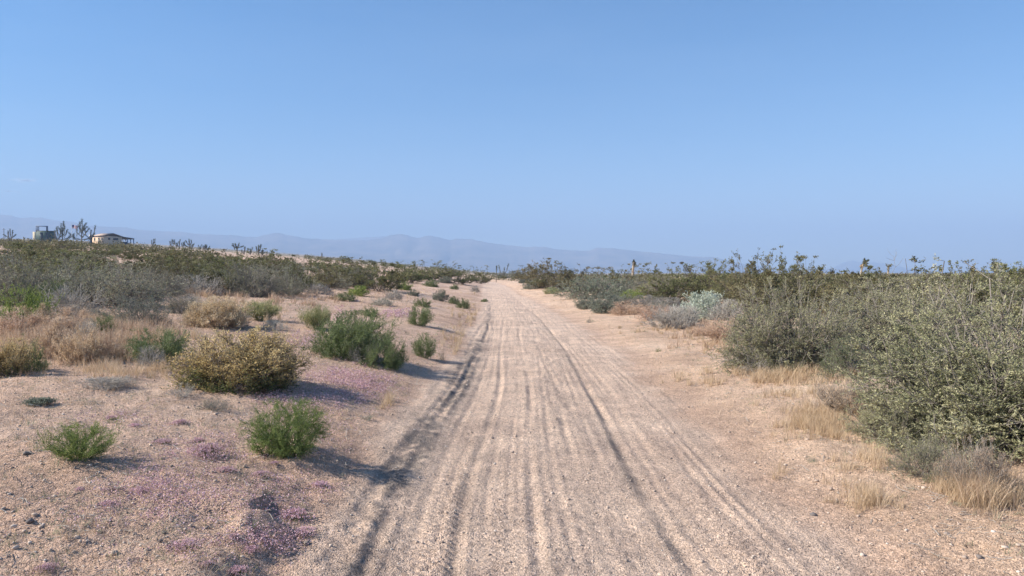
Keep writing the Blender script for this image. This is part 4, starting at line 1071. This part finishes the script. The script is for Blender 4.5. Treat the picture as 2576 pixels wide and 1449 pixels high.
def shed():
    y = 330.0; x, _ = on_bearing(175 * FU, y); k = y * FU / 1845.0
    zt = EYE + (1030 - 868) / 2750 * y; zg = h1(x, y) - .3
    root = empty("shed", (x, y, zg)); tag(root, "dark green container shed with a blue steel frame on its roof", "shed")
    root.rotation_euler = (0, 0, .35)
    hw = 28 * k; t = zt - zg
    part_boxes("wall", [(-hw, hw, -2.2, 2.2, -1, t)], M['greenm'], root)
    part_boxes("roof", [(-hw - .15, hw + .15, -2.35, 2.35, t, t + .18)], M['fascia'], root)
    for fx, w in ((-.35, 1.1), (.25, .8), (.6, .7)):
        part_boxes("door", [(hw * fx - w / 2, hw * fx + w / 2, -2.26, -2.195, -.8, t - .6)], M['glassd'], root)
    fh = 20 * k
    x0, x1 = -30 * k, 7 * k
    fr = part_boxes("roof_frame", [(x0, x1 + .3, -1.2, -.9, t + fh - .35, t + fh)], M['bluem'], root)
    for px in (x0, x0 + 4.2 * k, x0 + 8 * k, x1 - 4 * k, x1):
        part_boxes("post", [(px, px + .28, -1.16, -.94, t + .18, t + fh - .352)], M['bluem'], fr)
    part_boxes("frame_panel", [(x1 - 3.7 * k, x1, -1.08, -1.0, t + .18, t + fh - .36)], M['bluem'], fr)
    # pale block wall to its left
    x, _ = on_bearing(134 * FU, y + 3)
    w = part_boxes("block_wall", [(-7 * k, 6 * k, -.2, .2, -1, (1030 - 869.5) / 2750 * (y + 3) + EYE - h1(x, y + 3))], M['beigew'], None)
    w.location = (x, y + 3, h1(x, y + 3)); tag(w, "short pale block wall just left of the green shed", "wall")
shed()

def flag():
    y = 320.0; x, _ = on_bearing(272.5 * FU, y); k = y * FU / 1845.0
    zt = EYE + (1030 - 843) / 2750 * y; zg = h1(x, y); h = zt - zg
    root = empty("flagpole", (x, y, zg)); tag(root, "thin white flagpole between the two tall Joshua trees", "flagpole")
    g = Geo(); P = np.stack([np.zeros(6), np.zeros(6), np.linspace(-.3, h, 6)], 1)[None]
    g.tubes(P, np.linspace(.11, .06, 6)[None], 0, 8); link("pole", g.mesh("pole", [M['white']]), root)
    a = np.linspace(0, 2 * np.pi, 9)[:-1]
    me = bpy.data.meshes.new("finial"); V = [(.13 * math.cos(t) * math.cos(e), .13 * math.sin(t) * math.cos(e), h + .12 + .13 * math.sin(e)) for e in (-1.2, -.4, .4, 1.2) for t in a]
    me.from_pydata(V, [], [(r * 8 + i, r * 8 + (i + 1) % 8, r * 8 + 8 + (i + 1) % 8, r * 8 + 8 + i) for r in range(3) for i in range(8)]); me.materials.append(M['white']); link("finial", me, root)
    fw, fh = 20 * k, 12 * k
    nu = 20; nv = 13; V = []; Q = []; mi = []
    for j in range(nv + 1):
        for i in range(nu + 1):
            a = i / nu
            V.append((.1 + fw * a * .96, .35 * math.sin(a * 7) * a + .1 * a, -fh * j / nv - .1 * a * fw * .5 + .12 * math.sin(a * 6)))
    for j in range(nv):
        for i in range(nu):
            n = j * (nu + 1) + i
            Q.append((n, n + 1, n + nu + 2, n + nu + 1))
            mi.append(2 if (i < 8 and j < 7) else (0 if j % 2 == 0 else 1))
    V = V + [(a, b + .02, c) for a, b, c in V]; m = len(V) // 2
    Q = Q + [(a + m, d + m, c + m, b + m) for a, b, c, d in Q]; mi = mi + mi
    f = link("flag", np_mesh("flag", V, Q, None, [M['red'], M['white'], M['navy']], mi), None, (x, y, zt - .2))
    tag(f, "striped red and white flag with a blue corner flying from the pole", "flag")
flag()
# white trailer left of the house
def trailer():
    y = 350.0; x, _ = on_bearing(345 * FU, y); k = y * FU / 1845.0; zg = h1(x, y)
    root = empty("trailer", (x, y, zg)); tag(root, "small white trailer at the left corner of the beige house", "trailer"); root.rotation_euler = (0, 0, .5)
    zt = EYE + (1030 - 881) / 2750 * y - zg; zl = zt - 9.5 * k
    part_boxes("body", [(-7.5 * k, 7.5 * k, -1.1, 1.1, zl, zt)], M['white'], root)
    part_boxes("chassis", [(-7 * k, 7 * k, -1.0, 1.0, zl - .45, zl - .01)], M['fascia'], root)
    for sx in (-1, 1):
        part_boxes("wheel", [(-.5, .5, sx * 1.05 - .1, sx * 1.05 + .1, -.02, zl - .1)], M['rubber'], root)
trailer()
# utility pole far left, barrel right of the house
x, y = on_bearing(18 * FU, 420.0)
g = Geo(); hz = height_to(856 * FU, y, h1(x, y))
g.tubes(np.stack([np.zeros(4), np.zeros(4), np.linspace(-.3, hz, 4)], 1)[None], np.full((1, 4), .16), 0, 8)
P = np.array([[(-1.0, 0, hz - .8), (0, 0, hz - .8), (1.0, 0, hz - .8)]]); g.tubes(P, np.full((1, 3), .08), 0, 6)
tag(link("utility_pole", g.mesh("utility_pole", [M['darkwood']]), None, (x, y, h1(x, y))), "thin dark utility pole at the far left skyline", "pole")
# ------------------------------------------------------------------ small ground things
def polar_scatter(rng, n, y0, y1, b0, b1, power=1.0):
    y = np.exp(rng.uniform(math.log(y0), math.log(y1), n)); b = rng.uniform(b0, b1, n)
    return b * y, y

def blades(g, rng, x, y, z, cnt, hgt, spread, width, tint, lean=.35, mi=0):
    """cnt curved blades at every point, as arrays"""
    n = len(x); N_ = n * cnt
    X = np.repeat(x, cnt) + rng.normal(size=N_) * np.repeat(spread, cnt); Y = np.repeat(y, cnt) + rng.normal(size=N_) * np.repeat(spread, cnt)
    Z = np.repeat(z, cnt) - .004
    Hh = np.repeat(hgt, cnt) * rng.uniform(.45, 1.1, N_); az = rng.uniform(0, 6.28, N_); le = rng.uniform(0, 1, N_) * lean * 2
    d = np.stack([np.cos(az) * le, np.sin(az) * le, np.ones(N_)], 1)
    A = np.stack([X, Y, Z], 1); B = A + nrm(d) * Hh[:, None] * .6
    d2 = d + np.stack([np.cos(az), np.sin(az), np.zeros(N_)], 1) * le[:, None] * .9
    Cc = B + nrm(d2) * Hh[:, None] * .45
    s = np.stack([-np.sin(az + .8), np.cos(az + .8), np.zeros(N_)], 1) * np.repeat(width, cnt)[:, None] * .5
    V = np.stack([A - s, A + s, B + s * .8, B - s * .8, Cc + s * .15, Cc - s * .15], 1).reshape(-1, 3)
    b0 = g.n + np.arange(N_)[:, None] * 6
    q = np.concatenate([b0 + np.array([[0, 1, 2, 3]]), b0 + np.array([[3, 2, 4, 5]])])
    g.v.append(V); g.q.append(q); g.m.append(np.full(len(q), mi)); g.t.append(np.repeat(np.repeat(tint, cnt) + rng.normal(size=N_) * .15, 6)); g.n += N_ * 6

def side(x, y):
    s = x - road_x(y); return left_edge(y) - s, s - right_edge(y)

def dry_grass():
    rng = np.random.default_rng(31); g = Geo()
    # tiny dead annuals all over the open sand
    x, y = polar_scatter(rng, 46000, 3.0, 60, -.78, .78)
    l, r = side(x, y)
    m = ((l > .12) | ((r > .15) & (rng.uniform(size=len(x)) < .30 + .4 * sst(1.5, 4, r)))) & (vnoise(x / .9, y / .9, 61) + rng.uniform(-.6, .6, len(x)) > -.25)
    x, y = x[m], y[m]; n = len(x); z = H(x, y, np.full(n, .01))
    w = np.maximum(.0022, y * .0005)
    blades(g, rng, x, y, z, 5, rng.uniform(.015, .065, n) * (1 + sst(8, 30, y)), np.full(n, .014) + y * .001, w, rng.uniform(.1, .9, n), .8)
    tag(link("dry_annuals", g.mesh("dry_annuals", [M['pinkstraw']])), "tiny dry pinkish weeds strewn over the sand", kind='stuff')
    g = Geo(); x, y = polar_scatter(rng, 2600, 3.2, 26, -.75, .75); l, r = side(x, y)
    m = (l > .15) | (r > .5); x, y = x[m], y[m]; n = len(x); z = H(x, y, np.full(n, .01))
    blades(g, rng, x, y, z, 12, rng.uniform(.02, .07, n), np.full(n, .02) + y * .001, np.maximum(.003, y * .0005), rng.uniform(0, .7, n), .9)
    tag(link("small_weeds", g.mesh("small_weeds", [M['thorn']])), "tiny grey-green weeds dotting the sand", kind='stuff')
    g = Geo(); n = 2600; x, y = polar_scatter(rng, n, 3, 16, -.75, .75); l, r = side(x, y); m = (l > .1) | (r > .3); x, y = x[m], y[m]; n = len(x); z = H(x, y, np.full(n, .01)) + .004
    A = np.stack([x, y, z], 1); a = rng.uniform(0, 6.28, n); L_ = rng.uniform(.02, .14, n)
    B = A + np.stack([np.cos(a) * L_, np.sin(a) * L_, rng.uniform(0, .35, n) * L_], 1); B[:, 2] = np.maximum(B[:, 2], H(B[:, 0], B[:, 1], np.full(n, .01)) + .003)
    g.tubes(curve(A, B, .2, 4, rng, .08), np.full((n, 4), .0014) + (y * .00012)[:, None], 0)
    tag(link("dead_twigs", g.mesh("dead_twigs", [M['palewood']])), "broken dead twigs littering the sand", kind='stuff')
    # golden stubble in patches
    g = Geo(); P = np.stack(patches(rng, ((1940, 950, 200, 16, 800), (2080, 1060, 110, 50, 500), (2130, 1200, 150, 60, 340), (2300, 1260, 220, 30, 500), (2500, 1250, 90, 40, 320), (1830, 850, 110, 30, 260), (1700, 830, 130, 16, 160), (2040, 1000, 140, 30, 90),
                            (170, 890, 150, 50, 400), (330, 930, 120, 22, 200), (60, 860, 90, 40, 140), (1150, 870, 60, 30, 70), (1180, 800, 40, 40, 90), (975, 1010, 20, 25, 14), (240, 830, 110, 40, 400), (480, 700, 200, 30, 200), (560, 745, 90, 20, 100), (640, 790, 120, 30, 150), (420, 860, 90, 20, 150), (2420, 1120, 70, 40, 60))), 1); l, r = side(P[:, 0], P[:, 1]); P = P[(l > .05) | (r > .05)]
    x, y = P[:, 0], P[:, 1]; n = len(x); z = H(x, y, np.full(n, .01))
    keep = (vnoise(x / .35, y / .5, 66) + rng.uniform(-.5, .5, n)) > .1; x, y, z = x[keep], y[keep], z[keep]; n = len(x)
    blades(g, rng, x, y, z, 22, rng.uniform(.05, .19, n) * (1 + .5 * sst(8, 16, y) * (x < 0)), np.full(n, .025), np.maximum(.0025, y * .0004), rng.uniform(.2, .8, n), .3)
    tag(link("dry_grass", g.mesh("dry_grass", [M['straw']])), "golden dry grass stubble around the bushes", kind='stuff')
    # pinkish standing weeds on the left, in front of the thorn bushes
    g = Geo(); P = np.stack(patches(rng, ((200, 870, 230, 60, 500), (90, 830, 150, 40, 200), (320, 840, 120, 40, 260), (570, 735, 160, 22, 300), (480, 715, 160, 20, 200), (760, 760, 120, 25, 200), (1900, 870, 120, 40, 200), (1780, 850, 100, 30, 300), (2180, 1010, 90, 60, 260), (2470, 1200, 90, 70, 240))), 1); x, y = P[:, 0], P[:, 1]; n = len(x); z = H(x, y, np.full(n, .01))
    keep = (vnoise(x / .5, y / .7, 67) + rng.uniform(-.4, .4, n)) > .12; x, y, z = x[keep], y[keep], z[keep]; n = len(x)
    blades(g, rng, x, y, z, 20, rng.uniform(.08, .30, n), np.full(n, .05), np.maximum(.003, y * .0005), rng.uniform(.1, .8, n), .35)
    tag(link("dry_weeds", g.mesh("dry_weeds", [M['pinkstraw']])), "pinkish brown dry weeds standing between the bushes", kind='stuff')
dry_grass()

def flower_geo(rng, n, rad, hgt, sz=.007):
    """low mat: short stems and small petals"""
    g = Geo()
    P = rng.normal(size=(n, 3)) * np.array([rad * .5, rad * .5, 0]); P[:, 2] = rng.uniform(.3, 1, n) * hgt * np.exp(-.6 * (P[:, 0] ** 2 + P[:, 1] ** 2) / rad ** 2)
    A = P.copy(); A[:, 2] = -.01; A[:, :2] *= .7
    g.tubes(curve(A, P, .1, 3, rng, .03), np.full((n, 3), .0011), 0)
    k = 5
    Q = np.repeat(P, k, 0) + rng.normal(size=(n * k, 3)) * sz * .5
    g.leaves(Q, rng.normal(size=(n * k, 3)), sz * 1.3 * rng.uniform(.6, 1.3, n * k), sz * rng.uniform(.6, 1.2, n * k), rng.uniform(.1, 1, n * k), 1, rng)
    return g
def flowers():
    rng = np.random.default_rng(8)
    protos = [flower_geo(rng, 150 + 30 * k, .11 + .02 * k, .05 + .01 * k, .010).mesh("flower_mat", [M['green'], M['purple']]) for k in range(5)]
    spots = [(432, 1050, 40, "grey-purple flower mat left of the two bushes' gap"), ]
    named = [(340, 1072, 34, "purple flower mat on open sand between the dead mat and the bright green bush"),
             (452, 1066, 40, "purple flower mat straight left of the bright green bush"),
             (280, 1052, 24, "small dull purple flower mat beside the sparse yellow-green bush"),
             (410, 1115, 34, "purple flower mat below left of the bright green bush, nearer the sparse bush"),
             (520, 1140, 66, "broadest purple flower mat, left below the bright green bush"),
             (568, 1185, 52, "purple flower mat straight below the broadest one"),
             (655, 1195, 40, "purple flower mat under the bright green bush's left foot"),
             (500, 1110, 30, "small purple flower mat touching the broadest one from above"),
             (350, 1240, 44, "purple flower mat below the sparse bush's shadow"),
             (270, 1272, 34, "lone small purple flower mat left of the shadowed sand"),
             (200, 1232, 30, "faint purple flower mat directly below the sparse yellow-green bush"),
             (805, 1225, 56, "purple flower mat near the track under the bright green bush's shadow"),
             (740, 1302, 70, "large purple flower mat at the lip of the left bank"),
             (765, 1345, 52, "purple flower mat overhanging the shaded lip of the bank"),
             (470, 1378, 56, "purple flower mat low in the foreground, halfway to the bank"),
             (630, 1385, 48, "purple flower mat just left of the bank's bottom lip"),
             (585, 1350, 30, "small purple mat above the bottom foreground pair"),
             (600, 1440, 50, "purple flower mat cut by the bottom edge of the picture"),
             (520, 1420, 26, "tiny purple mat near the bottom edge left of the cut one"),
             (120, 1432, 40, "purple flower mat in the bottom left corner"),
             (690, 1165, 26, "small purple mat at the foot of the bright green bush"),
             (860, 1210, 22, "small purple mat closest to the track's left edge")]
    for i, (u, v, w, lab) in enumerate(named):
        x, y = ground_at(u, v); s = w / 1845 * y / .30
        o = link("flower_mat", protos[i % 5], None, (x, y, h1(x, y))); o.rotation_euler = (0, 0, i * 1.1); o.scale = (s * 1.25, s * 1.1, min(s, 1.2) * 1.25)
        tag(o, lab, "wildflowers", "purple flower mats on the left bank")
    # flowers nobody could count, up the left bank
    g = Geo(); P = np.stack(patches(rng, ((860, 955, 110, 26, 260), (930, 975, 60, 22, 100), (700, 1010, 60, 20, 60), (770, 1030, 90, 30, 120), (560, 1270, 260, 100, 80), (720, 1240, 130, 60, 60), (450, 1190, 220, 70, 45), (640, 1370, 200, 60, 50), (330, 1330, 200, 90, 25), (820, 1110, 110, 60, 40), (880, 1000, 120, 30, 90), (560, 1130, 160, 50, 110), (400, 1240, 160, 60, 110), (300, 1060, 150, 30, 50), (900, 850, 60, 60, 60), (1000, 790, 60, 15, 80), (860, 800, 50, 30, 60), (760, 860, 40, 30, 50), (700, 1360, 90, 40, 50))), 1); l, r = side(P[:, 0], P[:, 1]); P = P[l > .0]
    x, y = P[:, 0], P[:, 1]; z = H(x, y, np.full(len(x), .01)); k = 16
    sz = np.repeat(np.maximum(.006, y * .0009), k)
    Q = np.repeat(np.stack([x, y, z], 1), k, 0) + rng.normal(size=(len(x) * k, 3)) * np.array([.035, .035, 0]) + np.array([0, 0, 1]) * rng.uniform(.0, .06, (len(x) * k, 1))
    g.leaves(Q, rng.normal(size=Q.shape), sz * 1.7, sz * 1.2, rng.uniform(0, 1, len(Q)), 0, rng)
    tag(link("small_wildflowers", g.mesh("small_wildflowers", [M['purple']])), "tiny purple wildflowers strewn over the left bank", kind='stuff')
flowers()

# stones
def ico(rng, sub=1):
    import bmesh
    bm = bmesh.new(); bmesh.ops.create_icosphere(bm, subdivisions=sub, radius=1)
    V = np.array([v.co[:] for v in bm.verts]); F = np.array([[v.index for v in f.verts] for f in bm.faces]); bm.free()
    return V, F
def stone_mat():
    m, nt, p = new_mat("pebble_rock")
    a = N(nt, "ShaderNodeAttribute", attribute_name="tint")
    r = ramp(nt, [(0, (.13, .12, .12)), (.25, (.30, .24, .20)), (.55, (.47, .36, .28)), (.8, (.54, .44, .36)), (1, (.60, .53, .46))], a.outputs["Fac"])
    nt.links.new(r.outputs[0], p.inputs["Base Color"]); p.inputs["Roughness"].default_value = .85
    return m
M['stone'] = stone_mat()
def gravel():
    rng = np.random.default_rng(19); V0, F0 = ico(rng, 1)
    n = 26000
    x, y = polar_scatter(rng, n, 2.6, 17, -.75, .75)
    l, r = side(x, y); onr = (l < 0) & (r < 0)
    keep = rng.uniform(size=n) < np.where(onr, .7, np.where(l >= 0, .8, .6))
    x, y, onr = x[keep], y[keep], onr[keep]; n = len(x)
    z = H(x, y, np.full(n, .008))
    s = rng.lognormal(math.log(.0033), .5, n) * np.where(onr, 1.0, 1.15) * (1 + .04 * y); s = np.minimum(s, .02)
    st = rng.uniform(.6, 1.3, (n, 3)) * np.array([1, 1, .7])
    V = V0[None] * (s[:, None] * st)[:, None, :]
    V += rng.normal(size=V.shape) * (s * .12)[:, None, None]
    a = rng.uniform(0, 6.28, n); c, sn = np.cos(a)[:, None], np.sin(a)[:, None]
    Vx = V[..., 0] * c - V[..., 1] * sn; Vy = V[..., 0] * sn + V[..., 1] * c
    V = np.stack([Vx + x[:, None], Vy + y[:, None], V[..., 2] + (z + s * .25)[:, None]], -1)
    T = (F0[None] + (np.arange(n) * len(V0))[:, None, None]).reshape(-1, 3)
    me = np_mesh("gravel", V.reshape(-1, 3), None, T, [M['stone']], None, np.repeat(np.clip(rng.normal(.55, .22, n), 0, 1), len(V0)))
    tag(link("gravel", me), "loose gravel over track and banks", kind='stuff')
gravel()
def stones():
    rng = np.random.default_rng(23)
    for i, (u, v, w, t, lab) in enumerate([
        (2046, 1298, 24, .05, "blue-grey stone alone on the sand right of the track"), (2148, 1020, 15, .2, "flat dark stone before the pink dry weeds on the right"),
        (1985, 1382, 10, .98, "white pebble on the right verge of the track"), (2498, 1340, 16, .95, "pale white stone near the bottom right corner"),
        (2462, 1402, 22, .1, "dark stone near the bottom right corner"), (2380, 1346, 20, .25, "brown stone left of the pale white one at the bottom right"),
        (108, 1322, 16, .75, "pale yellowish stone among the rubble at the lower left"), (36, 1326, 20, .8, "tan stone at the left edge of the rubble"),
        (195, 1356, 24, .55, "large sandy clod in the lower left foreground"), (76, 1312, 22, .05, "black stone between the tan and pale stones, lower left"),
        (354, 1282, 10, 1, "white pebble under the middle purple flower mat"), (250, 1188, 9, 1, "white pebble beside the sparse bush's shadow"),
        (288, 1392, 22, .5, "crumbly tan clod with a hollow beside it, lower left"), (1652, 1340, 9, .3, "brownish stone in the middle of the track"),
        (355, 1372, 10, 1, "white pebble right of the crumbly clod"), (1740, 868, 9, .7, "small tan stone on the right bank, farther up"), (2010, 1085, 12, .3, "reddish brown stone on the bank left of the pink weeds"), (70, 1142, 22, .12, "dark flat stone left of the sparse yellow-green bush"),
        (2560, 1372, 14, .6, "tan stone by the right edge near the bottom")]):
        V0, F0 = ico(rng, 2)
        x, y = ground_at(u, v); r = w / 1845 * y / 2.3
        n = vnoise(V0[:, 0] * 1.7 + i * 5, V0[:, 1] * 1.7 + V0[:, 2] * 1.3, 3 + i)
        V = V0 * (1 + .38 * n + .1 * rng.uniform(-1, 1, len(V0)))[:, None] * np.array([r, r * .8, r * .62])
        me = np_mesh("stone", V, None, F0, [M['stone']], None, np.full(len(V), t))
        o = link("stone", me, None, (x, y, h1(x, y) + r * .22)); o.rotation_euler = (0, 0, i * 1.9)
        tag(o, lab, "stone")
stones()
# ------------------------------------------------------------------ haze
def build_haze():
    x0, x1, y0, y1, z0, z1 = -13000, 13000, -9600, 11500, -60, 760
    v = [(x, y, z) for z in (z0, z1) for y in (y0, y1) for x in (x0, x1)]
    me = np_mesh("haze", v, [(0, 2, 3, 1), (4, 5, 7, 6), (0, 1, 5, 4), (2, 6, 7, 3), (0, 4, 6, 2), (1, 3, 7, 5)])
    m = bpy.data.materials.new("haze_air"); m.use_nodes = True
    nt = m.node_tree
    for n in list(nt.nodes):
        if n.type != 'OUTPUT_MATERIAL': nt.nodes.remove(n)
    pv = nt.nodes.new("ShaderNodeVolumePrincipled")
    pv.inputs["Color"].default_value = (.39, .545, .81, 1)
    pv.inputs["Density"].default_value = HAZE_DENSITY
    pv.inputs["Anisotropy"].default_value = .0
    nt.links.new(pv.outputs[0], nt.nodes["Material Output"].inputs["Volume"])
    me.materials.append(m)
    tag(link("haze", me), "thin blue haze between the plain and the mountains", kind='stuff')
build_haze()

# ------------------------------------------------------------------ a faint wisp of cloud, far beyond the haze
def cloud():
    rng = np.random.default_rng(12); V0, F0 = ico(rng, 3); V = []; F = []
    D_ = 30000.0
    m, nt, p = new_mat("thin_cloud"); p.inputs["Base Color"].default_value = (.9, .9, .9, 1); p.inputs["Roughness"].default_value = 1; 
    tl = N(nt, "ShaderNodeBsdfTranslucent"); tl.inputs[0].default_value = (.95, .95, .95, 1); tr = N(nt, "ShaderNodeBsdfTransparent"); mx = N(nt, "ShaderNodeMixShader"); mx.inputs[0].default_value = .06
    nt.links.new(tr.outputs[0], mx.inputs[1]); nt.links.new(tl.outputs[0], mx.inputs[2]); nt.links.new(mx.outputs[0], nt.nodes["Material Output"].inputs[0])
    for (u, v, w) in ((60, 455, 60), (28, 481, 26)):
        for k in range(12):
            a = rng.normal(0, .33); sx = w / 1845 * D_ * .5 * rng.uniform(.25, .6); n = len(V) * len(V0)
            c = np.array([(u + a * w - 1288) / 1845 * D_, D_ + rng.normal() * 200, EYE + (691 - v + rng.normal() * w * .045) / 1845 * D_])
            V.append(V0 * np.array([sx, sx, sx * .16]) * (1 + .2 * rng.normal(size=(len(V0), 1)) * .3) + c); F.append(F0 + n)
    tag(link("cloud", np_mesh("cloud", np.concatenate(V), None, np.concatenate(F), [m], smooth=True)), "faint wisp of cloud low over the left mountains", kind='structure')
cloud()
